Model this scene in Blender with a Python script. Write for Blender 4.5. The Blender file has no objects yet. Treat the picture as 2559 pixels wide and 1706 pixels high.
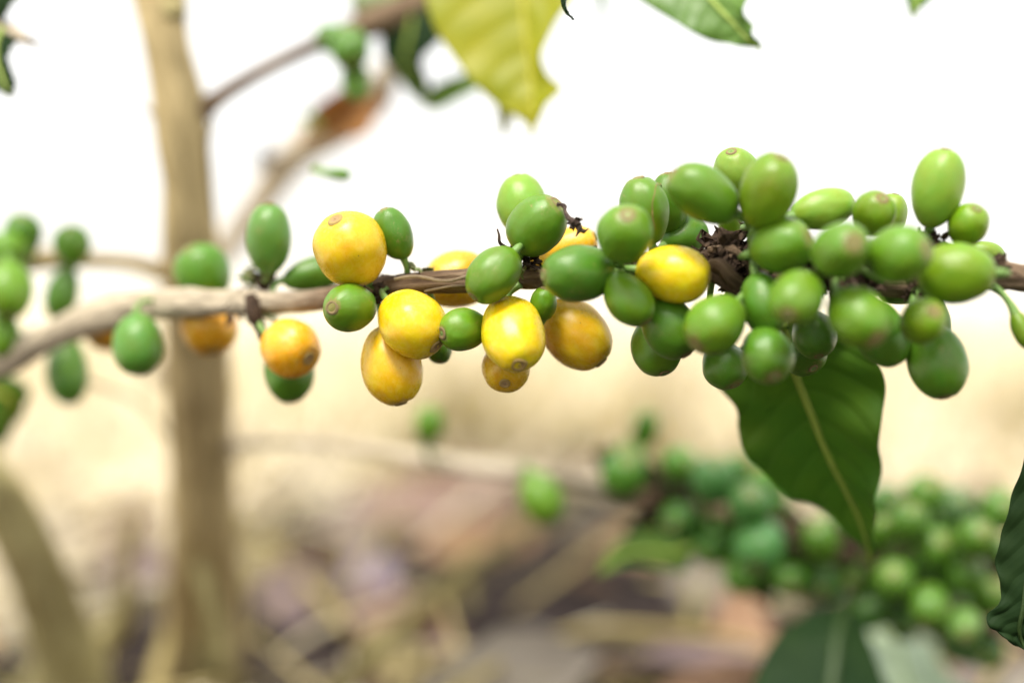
import bpy, math, random
from mathutils import Vector, Matrix, noise
random.seed(7)
sc = bpy.context.scene
# ------------------------------------------------------------ camera, light
FPX = 3554.0           # focal length in photograph pixels (50 mm on 36 mm, 2559 px wide)
H = 0.17               # camera height above the ground
PITCH = math.radians(2.2)
cam_d = bpy.data.cameras.new("camera")
cam = bpy.data.objects.new("camera", cam_d)
sc.collection.objects.link(cam)
sc.camera = cam
cam.location = (0, 0, H)
cam.rotation_euler = (math.pi / 2 - PITCH, 0, 0)
cam_d.lens = 50
cam_d.sensor_width = 36
cam_d.clip_start = 0.02
cam_d.clip_end = 3000
cam_d.dof.use_dof = True
cam_d.dof.focus_distance = 0.299
cam_d.dof.aperture_fstop = 3.4
cam_d.dof.aperture_blades = 0

SUN_EL, SUN_AZ = math.radians(62), math.radians(200)    # azimuth clockwise from +Y: behind the camera, a little to the right-back
w = bpy.data.worlds.new("World")
sc.world = w
w.use_nodes = True
nt = w.node_tree
nt.nodes.clear()
sky = nt.nodes.new('ShaderNodeTexSky')
sky.sky_type = 'NISHITA'
sky.sun_disc = False
sky.sun_elevation = SUN_EL
sky.sun_rotation = SUN_AZ
sky.dust_density = 4.0
sky.air_density = 1.0
mixw = nt.nodes.new('ShaderNodeMix'); mixw.data_type = 'RGBA'
mixw.inputs[0].default_value = 0.8                      # thin white cloud layer over the blue
mixw.inputs[7].default_value = (9.5, 9.3, 8.9, 1)
bg = nt.nodes.new('ShaderNodeBackground'); bg.inputs[1].default_value = 0.068
wo = nt.nodes.new('ShaderNodeOutputWorld')
nt.links.new(sky.outputs[0], mixw.inputs[6])
nt.links.new(mixw.outputs[2], bg.inputs[0])
nt.links.new(bg.outputs[0], wo.inputs[0])
sd = bpy.data.lights.new("sun", 'SUN')
sd.energy = 1.9
sd.angle = math.radians(16)
sd.color = (1.0, 0.95, 0.86)
so = bpy.data.objects.new("sun", sd)
sc.collection.objects.link(so)
sv = Vector((math.sin(SUN_AZ) * math.cos(SUN_EL), math.cos(SUN_AZ) * math.cos(SUN_EL), math.sin(SUN_EL)))
so.rotation_euler = sv.to_track_quat('Z', 'Y').to_euler()
so.location = sv * 5
sc.view_settings.view_transform = 'Standard'
sc.view_settings.look = 'None'
sc.view_settings.gamma = 1
sc.view_settings.exposure = 1.35
sc.view_settings.use_curve_mapping = False
sc.cycles.use_denoising = True
sc.cycles.max_bounces = 8
sc.cycles.transparent_max_bounces = 4
sc.cycles.sample_clamp_indirect = 6

# ------------------------------------------------------------ helpers
CR = Vector((1, 0, 0))
CF = Vector((0, math.cos(PITCH), -math.sin(PITCH)))
CU = Vector((0, math.sin(PITCH), math.cos(PITCH)))
CAM = Vector((0, 0, H))
S = 1.0882                                               # reading scale of the photograph

def at(px, py, d):
    return CAM + CF * d + CR * ((px - 1279.5) * d / FPX) - CU * ((py - 853.0) * d / FPX)

def ground_at(px, py, z=0.0):
    r = CF + CR * ((px - 1279.5) / FPX) - CU * ((py - 853.0) / FPX)
    t = (z - CAM.z) / r.z
    return CAM + r * t

def cat(pts, n):
    """Catmull-Rom resample of tuples."""
    out = []
    m = len(pts)
    for k in range(n):
        f = k / (n - 1) * (m - 1)
        i = min(int(f), m - 2)
        t = f - i
        p0, p1, p2, p3 = pts[max(i - 1, 0)], pts[i], pts[i + 1], pts[min(i + 2, m - 1)]
        out.append([0.5 * (2 * b + (c - a) * t + (2 * a - 5 * b + 4 * c - d) * t * t + (3 * b - a - 3 * c + d) * t ** 3)
                    for a, b, c, d in zip(p0, p1, p2, p3)])
    return out

def link(name, me, mat, parent=None, smooth=True):
    if mat is not None:
        for mm in (mat if isinstance(mat, (list, tuple)) else [mat]):
            me.materials.append(mm)
    if smooth:
        for p in me.polygons:
            p.use_smooth = True
    o = bpy.data.objects.new(name, me)
    sc.collection.objects.link(o)
    if parent is not None:
        o.parent = parent
        o.matrix_parent_inverse = parent.matrix_basis.inverted()
    return o

def mesh(name, v, f, uv=None):
    me = bpy.data.meshes.new(name)
    me.from_pydata([tuple(x) for x in v], [], f)
    if uv is not None:
        l = me.uv_layers.new(name="UVMap")
        for p in me.polygons:
            for li in p.loop_indices:
                l.data[li].uv = uv[me.loops[li].vertex_index]
    me.update()
    return me

def tag(o, label=None, category=None, group=None, kind=None):
    if label: o['label'] = label
    if category: o['category'] = category
    if group: o['group'] = group
    if kind: o['kind'] = kind
    return o

def empty(name, loc, label, category, group=None):
    o = bpy.data.objects.new(name, None)
    o.empty_display_size = 0.005
    sc.collection.objects.link(o)
    o.location = loc
    bpy.context.view_layer.update()
    return tag(o, label, category, group)

# ------------------------------------------------------------ materials
def new_mat(name):
    m = bpy.data.materials.new(name)
    m.use_nodes = True
    t = m.node_tree
    return m, t, t.nodes['Principled BSDF'], t.nodes['Material Output']

def N(t, typ, **kw):
    n = t.nodes.new(typ)
    for k, v in kw.items():
        setattr(n, k, v)
    return n

def noise_n(t, vec, scale, detail=4, rough=0.55, dist=0.0):
    n = N(t, 'ShaderNodeTexNoise')
    n.inputs['Scale'].default_value = scale
    n.inputs['Detail'].default_value = detail
    n.inputs['Roughness'].default_value = rough
    n.inputs['Distortion'].default_value = dist
    t.links.new(vec, n.inputs['Vector'])
    return n.outputs[0]

def ramp(t, fac, stops):
    r = N(t, 'ShaderNodeValToRGB')
    e = r.color_ramp.elements
    while len(e) < len(stops):
        e.new(0.5)
    for i, (p, c) in enumerate(stops):
        e[i].position = p
        e[i].color = (*c, 1) if len(c) == 3 else c
    t.links.new(fac, r.inputs[0])
    return r.outputs[0]

def val_ramp(t, fac, a, b, lo=0.0, hi=1.0):
    r = N(t, 'ShaderNodeMapRange')
    r.inputs[1].default_value = a; r.inputs[2].default_value = b
    r.inputs[3].default_value = lo; r.inputs[4].default_value = hi
    t.links.new(fac, r.inputs[0])
    return r.outputs[0]

def mix(t, fac, a, b, mode='MIX'):
    m = N(t, 'ShaderNodeMix', data_type='RGBA', blend_type=mode)
    for sock, v in ((m.inputs[0], fac), (m.inputs[6], a), (m.inputs[7], b)):
        if isinstance(v, (int, float)): sock.default_value = v
        elif isinstance(v, tuple): sock.default_value = (*v, 1) if len(v) == 3 else v
        else: t.links.new(v, sock)
    return m.outputs[2]

def math_n(t, op, a, b=None):
    m = N(t, 'ShaderNodeMath', operation=op)
    for sock, v in ((m.inputs[0], a), (m.inputs[1], b)):
        if v is None: continue
        if isinstance(v, (int, float)): sock.default_value = v
        else: t.links.new(v, sock)
    return m.outputs[0]

def bump(t, p, height, strength, dist):
    b = N(t, 'ShaderNodeBump')
    b.inputs['Strength'].default_value = strength
    b.inputs['Distance'].default_value = dist
    t.links.new(height, b.inputs['Height'])
    t.links.new(b.outputs[0], p.inputs['Normal'])

def random_offset(t, vec):
    oi = N(t, 'ShaderNodeObjectInfo')
    m = N(t, 'ShaderNodeVectorMath', operation='ADD')
    s = math_n(t, 'MULTIPLY', oi.outputs['Random'], 37.0)
    t.links.new(vec, m.inputs[0]); t.links.new(s, m.inputs[1])
    return m.outputs[0], oi

def skin_material(name, yellow):
    # meshes of the cherries are in unit space: +Z is the tip, radius about 1
    m, t, p, out = new_mat(name)
    tc = N(t, 'ShaderNodeTexCoord')
    vec, oi = random_offset(t, tc.outputs['UV'])
    obj, _ = random_offset(t, tc.outputs['Object'])
    base = oi.outputs['Color']
    sep = N(t, 'ShaderNodeSeparateXYZ'); t.links.new(tc.outputs['Object'], sep.inputs[0])
    n1 = noise_n(t, obj, 1.6, 3)
    n2 = noise_n(t, obj, 7.0, 4)
    n3 = noise_n(t, obj, 42.0, 3, 0.7)
    if yellow:
        c = mix(t, val_ramp(t, n1, 0.35, 0.7), base, mix(t, 1.0, base, (1.0, 0.78, 0.75), 'MULTIPLY'))
        c = mix(t, val_ramp(t, n2, 0.52, 0.75, 0, 0.28), c, (0.86, 0.70, 0.20))
        spots = N(t, 'ShaderNodeTexVoronoi'); spots.inputs['Scale'].default_value = 4.5
        t.links.new(obj, spots.inputs['Vector'])
        c = mix(t, val_ramp(t, spots.outputs['Distance'], 0.22, 0.05, 0, 0.14), c, (0.9, 0.78, 0.36))
        # a little green left next to the stalk
        c = mix(t, val_ramp(t, math_n(t, 'ADD', sep.outputs[2], math_n(t, 'MULTIPLY', n1, 0.4)), -0.72, -0.95, 0, 0.6), c, (0.28, 0.33, 0.04))
    else:
        c = mix(t, val_ramp(t, n1, 0.3, 0.7), base, mix(t, 1.0, base, (1.18, 0.88, 0.7), 'MULTIPLY'))
        c = mix(t, val_ramp(t, n2, 0.5, 0.8, 0, 0.35), c, mix(t, 1.0, base, (1.35, 1.18, 1.2), 'MULTIPLY'))
    # fine pale pores
    c = mix(t, val_ramp(t, n3, 0.62, 0.8, 0, 0.10 if yellow else 0.2), c, mix(t, 0.5, base, (0.8, 0.8, 0.45)))
    # russet skin round the tip, amount in the alpha of the object colour
    ring = math_n(t, 'ADD', sep.outputs[2], math_n(t, 'MULTIPLY', math_n(t, 'SUBTRACT', n2, 0.5), 0.28))
    msk = math_n(t, 'MULTIPLY', val_ramp(t, ring, 0.90, 0.985), math_n(t, 'MULTIPLY', oi.outputs['Alpha'], 0.75))
    c = mix(t, msk, c, (0.30, 0.19, 0.075))
    # dark insect specks
    sp = N(t, 'ShaderNodeTexVoronoi'); sp.inputs['Scale'].default_value = 3.3
    sp.inputs['Randomness'].default_value = 1
    t.links.new(obj, sp.inputs['Vector'])
    c = mix(t, val_ramp(t, sp.outputs['Distance'], 0.075, 0.035, 0, 0.75), c, (0.13, 0.08, 0.03))
    # thin corky scratches
    wv = noise_n(t, obj, 2.4, 2, 0.5, 1.6)
    gate = val_ramp(t, noise_n(t, obj, 1.1, 1), 0.60, 0.66)
    line = val_ramp(t, math_n(t, 'ABSOLUTE', math_n(t, 'SUBTRACT', wv, 0.5)), 0.012, 0.004, 0, 0.55)
    c = mix(t, math_n(t, 'MULTIPLY', line, gate), c, (0.34, 0.25, 0.10))
    # pale dust lying in patches
    c = mix(t, val_ramp(t, noise_n(t, obj, 11, 5, 0.75), 0.60, 0.80, 0, 0.12 if yellow else 0.28), c, (0.45, 0.44, 0.30))
    t.links.new(c, p.inputs['Base Color'])
    rg = val_ramp(t, n2, 0.3, 0.7, *((0.22, 0.33) if yellow else (0.28, 0.38)))
    t.links.new(rg, p.inputs['Roughness'])
    p.inputs['Specular IOR Level'].default_value = 0.55 if yellow else 0.45
    p.inputs['Subsurface Weight'].default_value = 0.25
    p.inputs['Subsurface Radius'].default_value = (1.0, 0.8, 0.25)
    p.inputs['Subsurface Scale'].default_value = 0.0018
    # longitudinal striations, meeting at the tip, and fine pitting
    mp = N(t, 'ShaderNodeMapping'); mp.inputs['Scale'].default_value = (14, 0.9, 1)
    t.links.new(vec, mp.inputs[0])
    st = noise_n(t, mp.outputs[0], 1.0, 3)
    hgt = math_n(t, 'ADD', math_n(t, 'MULTIPLY', st, 0.7), math_n(t, 'MULTIPLY', n3, 0.35))
    bump(t, p, hgt, 0.22, 0.0006)
    return m

M_GREEN = skin_material("green_skin", False)
M_YELLOW = skin_material("yellow_skin", True)

def scar_material(name, ring, centre):
    m, t, p, out = new_mat(name)
    tc = N(t, 'ShaderNodeTexCoord')
    ln = N(t, 'ShaderNodeVectorMath', operation='LENGTH')
    mp = N(t, 'ShaderNodeMapping'); mp.inputs['Scale'].default_value = (1, 1, 0)
    t.links.new(tc.outputs['Object'], mp.inputs[0])
    t.links.new(mp.outputs[0], ln.inputs[0])
    vec, _ = random_offset(t, tc.outputs['Object'])
    n = noise_n(t, vec, 24, 4, 0.7)
    r = math_n(t, 'ADD', ln.outputs['Value'], math_n(t, 'MULTIPLY', math_n(t, 'SUBTRACT', n, 0.5), 0.09))
    c = ramp(t, r, [(0.0, tuple(x * 0.45 for x in ring)), (0.03, centre), (0.11, centre), (0.15, ring), (0.22, tuple(x * 0.8 for x in ring))])
    c = mix(t, val_ramp(t, n, 0.5, 0.7, 0, 0.5), c, ring)
    t.links.new(c, p.inputs['Base Color'])
    p.inputs['Roughness'].default_value = 0.75
    bump(t, p, n, 0.5, 0.0004)
    return m
M_SCAR_G = scar_material("green_tip_scar", (0.26, 0.19, 0.08), (0.17, 0.30, 0.07))
M_SCAR_Y = scar_material("brown_tip_scar", (0.40, 0.27, 0.08), (0.34, 0.22, 0.10))

def plain(name, col, rough=0.6, col2=None, scale=300, b=0.3, trans=0.0):
    m, t, p, out = new_mat(name)
    tc = N(t, 'ShaderNodeTexCoord')
    vec, _ = random_offset(t, tc.outputs['Object'])
    n = noise_n(t, vec, scale, 5, 0.6)
    c = mix(t, val_ramp(t, n, 0.35, 0.65), col, col2 or tuple(x * 0.6 for x in col))
    t.links.new(c, p.inputs['Base Color'])
    p.inputs['Roughness'].default_value = rough
    p.inputs['Specular IOR Level'].default_value = 0.5 if rough < 0.7 else 0.15
    bump(t, p, n, b, 0.5 / scale)
    if trans:
        tr = N(t, 'ShaderNodeBsdfTranslucent'); t.links.new(c, tr.inputs[0])
        mx = N(t, 'ShaderNodeMixShader'); mx.inputs[0].default_value = trans
        t.links.new(p.outputs[0], mx.inputs[1]); t.links.new(tr.outputs[0], mx.inputs[2])
        t.links.new(mx.outputs[0], out.inputs[0])
    return m
M_STALK = plain("green_stalk", (0.13, 0.26, 0.05), 0.5, (0.20, 0.33, 0.08), 400)
M_BRACT = plain("dry_bract", (0.028, 0.018, 0.014), 0.85, (0.085, 0.055, 0.035), 900, 0.8)
M_WITHER = plain("withered_flower", (0.05, 0.033, 0.03), 0.8, (0.12, 0.085, 0.07), 900, 0.8)
M_RUSSET = plain("russet_line", (0.30, 0.20, 0.085), 0.7, (0.22, 0.20, 0.06), 900, 0.4)
M_BRACT_G = plain("green_bract", (0.12, 0.20, 0.05), 0.6, (0.16, 0.12, 0.05), 600, 0.5)

def bark(name, light, mid, dark, thr=0.5, k=1.0, weathered=None):
    # uv: x around, y along in metres
    m, t, p, out = new_mat(name)
    tc = N(t, 'ShaderNodeTexCoord')
    mp = N(t, 'ShaderNodeMapping'); mp.inputs['Scale'].default_value = (1.6, 28, 1)
    t.links.new(tc.outputs['UV'], mp.inputs[0])
    fib = noise_n(t, tc.outputs['Object'], 130 * k, 6, 0.65)
    mp2 = N(t, 'ShaderNodeMapping'); mp2.inputs['Scale'].default_value = (7, 45, 1)
    t.links.new(tc.outputs['UV'], mp2.inputs[0])
    lng = noise_n(t, mp2.outputs[0], 1.6, 6, 0.7, 0.8)
    big = noise_n(t, tc.outputs['Object'], 38 * k, 3)
    c = ramp(t, lng, [(0.30, dark), (0.5, mid), (0.72, light)])
    c = mix(t, val_ramp(t, big, thr - 0.12, thr + 0.12), mix(t, 1.0, c, (0.6, 0.56, 0.52), 'MULTIPLY'), c)
    c = mix(t, val_ramp(t, fib, 0.55, 0.75, 0, 0.5), c, light)
    if weathered:                                        # older, bleached wood towards the start of the branch
        sp = N(t, 'ShaderNodeSeparateXYZ'); t.links.new(tc.outputs['UV'], sp.inputs[0])
        a = math_n(t, 'ADD', sp.outputs[1], math_n(t, 'MULTIPLY', math_n(t, 'SUBTRACT', big, 0.5), 0.03))
        wc = mix(t, val_ramp(t, lng, 0.3, 0.65), tuple(x * 0.6 for x in weathered), weathered)
        c = mix(t, val_ramp(t, a, 0.125, 0.15, 0.9, 0), c, wc)
    t.links.new(c, p.inputs['Base Color'])
    p.inputs['Roughness'].default_value = 0.8
    p.inputs['Specular IOR Level'].default_value = 0.2
    h = math_n(t, 'ADD', lng, math_n(t, 'MULTIPLY', fib, 0.6))
    bump(t, p, h, 0.7, 0.0012 / k)
    return m
M_BARK = bark("fruiting_branch_bark", (0.36, 0.27, 0.175), (0.20, 0.135, 0.085), (0.06, 0.036, 0.024), 0.5, weathered=(0.62, 0.53, 0.39))
M_BARK_DARK = bark("dark_bark", (0.34, 0.25, 0.16), (0.20, 0.135, 0.085), (0.06, 0.036, 0.024), 0.5)
M_BARK_PALE = bark("pale_branch_bark", (0.50, 0.41, 0.28), (0.36, 0.28, 0.18), (0.22, 0.16, 0.10), 0.4, 0.7)
M_TRUNK = bark("trunk_bark", (0.66, 0.53, 0.29), (0.56, 0.44, 0.23), (0.38, 0.29, 0.14), 0.42, 0.4)
M_STEM = bark("old_stem_bark", (0.62, 0.55, 0.27), (0.52, 0.46, 0.22), (0.36, 0.30, 0.14), 0.45, 0.35)
M_WHITE_BARK = bark("grey_white_bark", (0.74, 0.66, 0.52), (0.64, 0.55, 0.42), (0.46, 0.38, 0.28), 0.4, 0.7)

def leaf_material(name, col, col2, vein, rough=0.4, trans=0.3, tcol=None, veins=9.0, patch=None, spec=0.4):
    m, t, p, out = new_mat(name)
    tc = N(t, 'ShaderNodeTexCoord')
    sep = N(t, 'ShaderNodeSeparateXYZ'); t.links.new(tc.outputs['UV'], sep.inputs[0])
    au = math_n(t, 'ABSOLUTE', sep.outputs[0])
    n = noise_n(t, tc.outputs['Object'], 55, 5, 0.6)
    nf = noise_n(t, tc.outputs['Object'], 700, 3, 0.6)
    ph = math_n(t, 'SUBTRACT', math_n(t, 'MULTIPLY', sep.outputs[1], veins), math_n(t, 'MULTIPLY', math_n(t, 'POWER', au, 1.35), 1.6))
    ph = math_n(t, 'ADD', ph, math_n(t, 'MULTIPLY', n, 0.25))
    fr = math_n(t, 'FRACT', ph)
    tri = math_n(t, 'ABSOLUTE', math_n(t, 'SUBTRACT', fr, 0.5))          # 0 on the vein
    vm = val_ramp(t, tri, 0.0, 0.045, 1, 0)
    c = mix(t, val_ramp(t, n, 0.35, 0.68), col, col2)
    if patch:
        n5 = noise_n(t, tc.outputs['Object'], 26, 2)
        c = mix(t, val_ramp(t, n5, 0.6, 0.72, 0, 0.8), c, patch)
    c = mix(t, math_n(t, 'MULTIPLY', vm, 0.45), c, vein)
    t.links.new(c, p.inputs['Base Color'])
    p.inputs['Roughness'].default_value = rough
    p.inputs['Specular IOR Level'].default_value = spec
    hgt = math_n(t, 'ADD', math_n(t, 'MULTIPLY', val_ramp(t, tri, 0.0, 0.30), 1.0), math_n(t, 'MULTIPLY', nf, 0.12))
    bump(t, p, hgt, 0.4, 0.0006)
    tr = N(t, 'ShaderNodeBsdfTranslucent')
    t.links.new(mix(t, 0.6, c, tcol or tuple(min(1, x * 2) for x in col)), tr.inputs[0])
    mx = N(t, 'ShaderNodeMixShader'); mx.inputs[0].default_value = trans
    t.links.new(p.outputs[0], mx.inputs[1]); t.links.new(tr.outputs[0], mx.inputs[2])
    t.links.new(mx.outputs[0], out.inputs[0])
    return m
M_LEAF = leaf_material("green_leaf", (0.085, 0.215, 0.022), (0.125, 0.25, 0.022), (0.20, 0.35, 0.07), 0.36, 0.42, (0.13, 0.30, 0.02), patch=(0.10, 0.14, 0.008))
M_LEAF_Y = leaf_material("yellow_green_leaf", (0.31, 0.345, 0.010), (0.42, 0.41, 0.013), (0.52, 0.48, 0.06), 0.45, 0.45, (0.68, 0.66, 0.02), patch=(0.22, 0.34, 0.02))
M_LEAF_L = leaf_material("fresh_leaf", (0.13, 0.26, 0.05), (0.17, 0.30, 0.06), (0.24, 0.36, 0.12), 0.38, 0.4, (0.30, 0.46, 0.06))
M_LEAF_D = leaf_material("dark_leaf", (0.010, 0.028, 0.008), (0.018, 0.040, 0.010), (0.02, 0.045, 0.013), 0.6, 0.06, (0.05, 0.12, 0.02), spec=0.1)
M_LEAF_P = leaf_material("pale_leaf", (0.62, 0.76, 0.55), (0.70, 0.82, 0.62), (0.75, 0.83, 0.66), 0.4, 0.3, (0.6, 0.75, 0.4))  # strong light on the leaf is put into its pale colour
M_MIDRIB = plain("midrib", (0.27, 0.38, 0.05), 0.5, (0.32, 0.42, 0.07), 300)
M_MIDRIB_D = plain("dark_midrib", (0.025, 0.055, 0.008), 0.5, (0.03, 0.06, 0.01), 300)
M_MIDRIB_Y = plain("yellow_midrib", (0.46, 0.43, 0.04), 0.5, (0.42, 0.40, 0.04), 300)
M_DRYLEAF_O = leaf_material("orange_dry_leaf", (0.42, 0.20, 0.05), (0.30, 0.15, 0.06), (0.3, 0.16, 0.08), 0.7, 0.3, (0.6, 0.3, 0.06))

def dry(name, a, b, trans=0.15):
    return plain(name, a, 0.75, b, 40, 0.4, trans)
M_DRY = [dry("dry_leaf_mauve", (0.259, 0.194, 0.187), (0.194, 0.144, 0.144)), dry("dry_leaf_peach", (0.360, 0.223, 0.137), (0.288, 0.180, 0.115)),
         dry("dry_leaf_brown", (0.115, 0.072, 0.043), (0.065, 0.043, 0.032)), dry("dry_leaf_straw", (0.403, 0.331, 0.158), (0.317, 0.259, 0.130)),
         dry("dry_leaf_grey", (0.288, 0.259, 0.216), (0.216, 0.187, 0.158)), dry("dry_leaf_pale", (0.80, 0.73, 0.62), (0.68, 0.60, 0.48)),
         dry("dry_leaf_violet", (0.259, 0.209, 0.274), (0.302, 0.245, 0.274)), dry("dry_leaf_pink", (0.317, 0.202, 0.180), (0.245, 0.166, 0.144))]  # all but the palest darkened in place of shade under the tree
M_STRAW = dry("straw", (0.52, 0.43, 0.20), (0.36, 0.29, 0.12))
M_STRAW_O = dry("olive_straw", (0.27, 0.235, 0.085), (0.19, 0.155, 0.06))  # missing tree shade over the near straw is put into this colour
M_STRAW_P = dry("pale_straw", (0.88, 0.81, 0.64), (0.76, 0.67, 0.46), 0.3)

# ------------------------------------------------------------ the ground
def ground():
    m, t, p, out = new_mat("dry_soil")
    tc = N(t, 'ShaderNodeTexCoord')
    n = noise_n(t, tc.outputs['Object'], 16, 6, 0.6)
    n2 = noise_n(t, tc.outputs['Object'], 2.6, 4, 0.6)
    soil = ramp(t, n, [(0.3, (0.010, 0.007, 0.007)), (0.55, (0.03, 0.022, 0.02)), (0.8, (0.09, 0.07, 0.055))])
    n7 = noise_n(t, tc.outputs['Object'], 6, 4, 0.6)
    straw = ramp(t, n7, [(0.34, (0.40, 0.31, 0.16)), (0.48, (0.76, 0.69, 0.53)), (0.62, (0.90, 0.87, 0.80))])
    sep = N(t, 'ShaderNodeSeparateXYZ'); t.links.new(tc.outputs['Object'], sep.inputs[0])
    # bare soil under the coffee row, dry grass beyond it
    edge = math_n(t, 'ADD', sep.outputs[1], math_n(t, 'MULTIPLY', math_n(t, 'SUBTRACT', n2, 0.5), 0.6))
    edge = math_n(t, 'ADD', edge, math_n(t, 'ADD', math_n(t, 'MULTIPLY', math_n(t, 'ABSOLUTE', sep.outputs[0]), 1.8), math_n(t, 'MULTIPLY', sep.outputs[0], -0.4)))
    far = mix(t, val_ramp(t, sep.outputs[1], 2.2, 3.4), straw, (0.90, 0.87, 0.79))  # distance painted paler, standing in for overexposed sunlit ground
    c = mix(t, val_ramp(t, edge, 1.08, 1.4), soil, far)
    t.links.new(c, p.inputs['Base Color'])
    p.inputs['Roughness'].default_value = 0.95
    p.inputs['Specular IOR Level'].default_value = 0.1
    bump(t, p, n, 0.8, 0.02)
    v, f = [], []
    ys = [-40, -6, -2, 0] + [0.1 * i for i in range(1, 40)] + [4.0 + 0.5 * i for i in range(7)] + [8, 10, 14, 20, 35, 60, 120, 300, 900, 2500]
    xs = [-2500, -400, -60, -12, -5] + [-3 + 0.15 * i for i in range(41)] + [5, 12, 60, 400, 2500]
    for y in ys:
        for x in xs:
            near = max(0.0, 1 - max(abs(x) / 12, abs(y) / 12))
            v.append((x, y, (noise.noise(Vector((x * 1.7, y * 1.7, 0))) * 0.015 + noise.noise(Vector((x * 6, y * 6, 3))) * 0.006) * near))
    nx = len(xs)
    for j in range(len(ys) - 1):
        for i in range(nx - 1):
            a = j * nx + i
            f.append((a, a + 1, a + nx + 1, a + nx))
    o = link("ground", mesh("ground", v, f), m)
    tag(o, kind='structure')
ground()

def gz(x, y):
    near = max(0.0, 1 - max(abs(x) / 12, abs(y) / 12))
    return (noise.noise(Vector((x * 1.7, y * 1.7, 0))) * 0.015 + noise.noise(Vector((x * 6, y * 6, 3))) * 0.006) * near

def dry_leaf_geo(c, L, W, yaw, tilt, roll, curl, seed=0, nl=7, nw=4):
    """points of one curled dry leaf blade"""
    R = Matrix.Rotation(yaw, 3, 'Z') @ Matrix.Rotation(tilt, 3, 'X') @ Matrix.Rotation(roll, 3, 'Y')
    v, f, uv = [], [], []
    for i in range(nl):
        s = i / (nl - 1)
        hw = W / 2 * (math.sin(math.pi * s ** 0.85) ** 0.8 if 0 < s < 1 else 0.03)
        for j in range(nw + 1):
            u = j / nw * 2 - 1
            q = Vector((u * hw, (s - 0.5) * L, curl * L * ((s - 0.5) ** 2 * 1.2 + (u * hw / (W / 2)) ** 2 * 0.35)
                        + 0.06 * W * noise.noise(Vector((u * 1.5, s * 4, seed * 3.1)))))
            v.append(c + R @ q); uv.append((u, s))
    for i in range(nl - 1):
        for j in range(nw):
            a = i * (nw + 1) + j
            f.append((a, a + 1, a + nw + 2, a + nw + 1))
    return v, f, uv

HOLLOWS = [(ground_at(x, y), rr) for x, y, rr in ((760, 1560, .035), (840, 1600, .03), (1580, 1440, .045), (1440, 1600, .03), (1600, 1620, .035), (380, 1590, .04), (690, 1640, .03), (1480, 1350, .03), (60, 1560, .03), (1000, 1440, .02), (560, 1560, .03))]
def hollow(x, y):
    return any(math.hypot((x - g.x), (y - g.y) * 0.55) < rr for g, rr in HOLLOWS)
def reach(x, y):
    """how far out of the bare ground under the coffee row a point lies"""
    return y + (2.2 if x < 0 else 1.4) * abs(x)

def litter():
    rnd = random.Random(3)
    v, f, mi = [], [], []
    for k in range(3200):
        d = 0.42 + 3.0 * rnd.random() ** 1.7
        x = (rnd.random() - 0.5) * 2 * (0.15 + 0.5 * d)
        L = rnd.uniform(0.035, 0.085); W = L * rnd.uniform(0.35, 0.55)
        e = reach(x, d)
        bare = noise.noise(Vector((x * 8.1, d * 8.1, 9)))
        if e < 1.15 and (bare < 0.05 or rnd.random() < 0.62): continue
        if hollow(x, d): continue
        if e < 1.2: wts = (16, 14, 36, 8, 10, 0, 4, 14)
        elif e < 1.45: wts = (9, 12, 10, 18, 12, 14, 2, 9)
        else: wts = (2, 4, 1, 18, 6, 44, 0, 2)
        if e >= 1.2 and x < -0.13: wts = (1, 1, 0, 5, 1, 20, 0, 1)  # mostly palest leaves here, imitating sunlit spots by colour
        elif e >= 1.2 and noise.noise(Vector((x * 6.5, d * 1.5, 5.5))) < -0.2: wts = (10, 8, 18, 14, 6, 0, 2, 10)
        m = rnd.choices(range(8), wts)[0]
        c = Vector((x, d, gz(x, d) + rnd.uniform(0.002, 0.016)))
        a, b, _ = dry_leaf_geo(c, L, W, rnd.uniform(0, 6.3), rnd.gauss(0, 0.35), rnd.gauss(0, 0.4), rnd.uniform(-0.7, 0.9), k, 5, 2)
        o = len(v); v += a
        f += [tuple(q + o for q in p) for p in b]; mi += [m] * len(b)
    me = mesh("leaf_litter", v, f)
    for p, m in zip(me.polygons, mi): p.material_index = m
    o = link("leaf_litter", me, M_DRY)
    tag(o, "brown, mauve and straw coloured dry leaf litter covering the ground", "leaf litter", kind='stuff')

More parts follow.
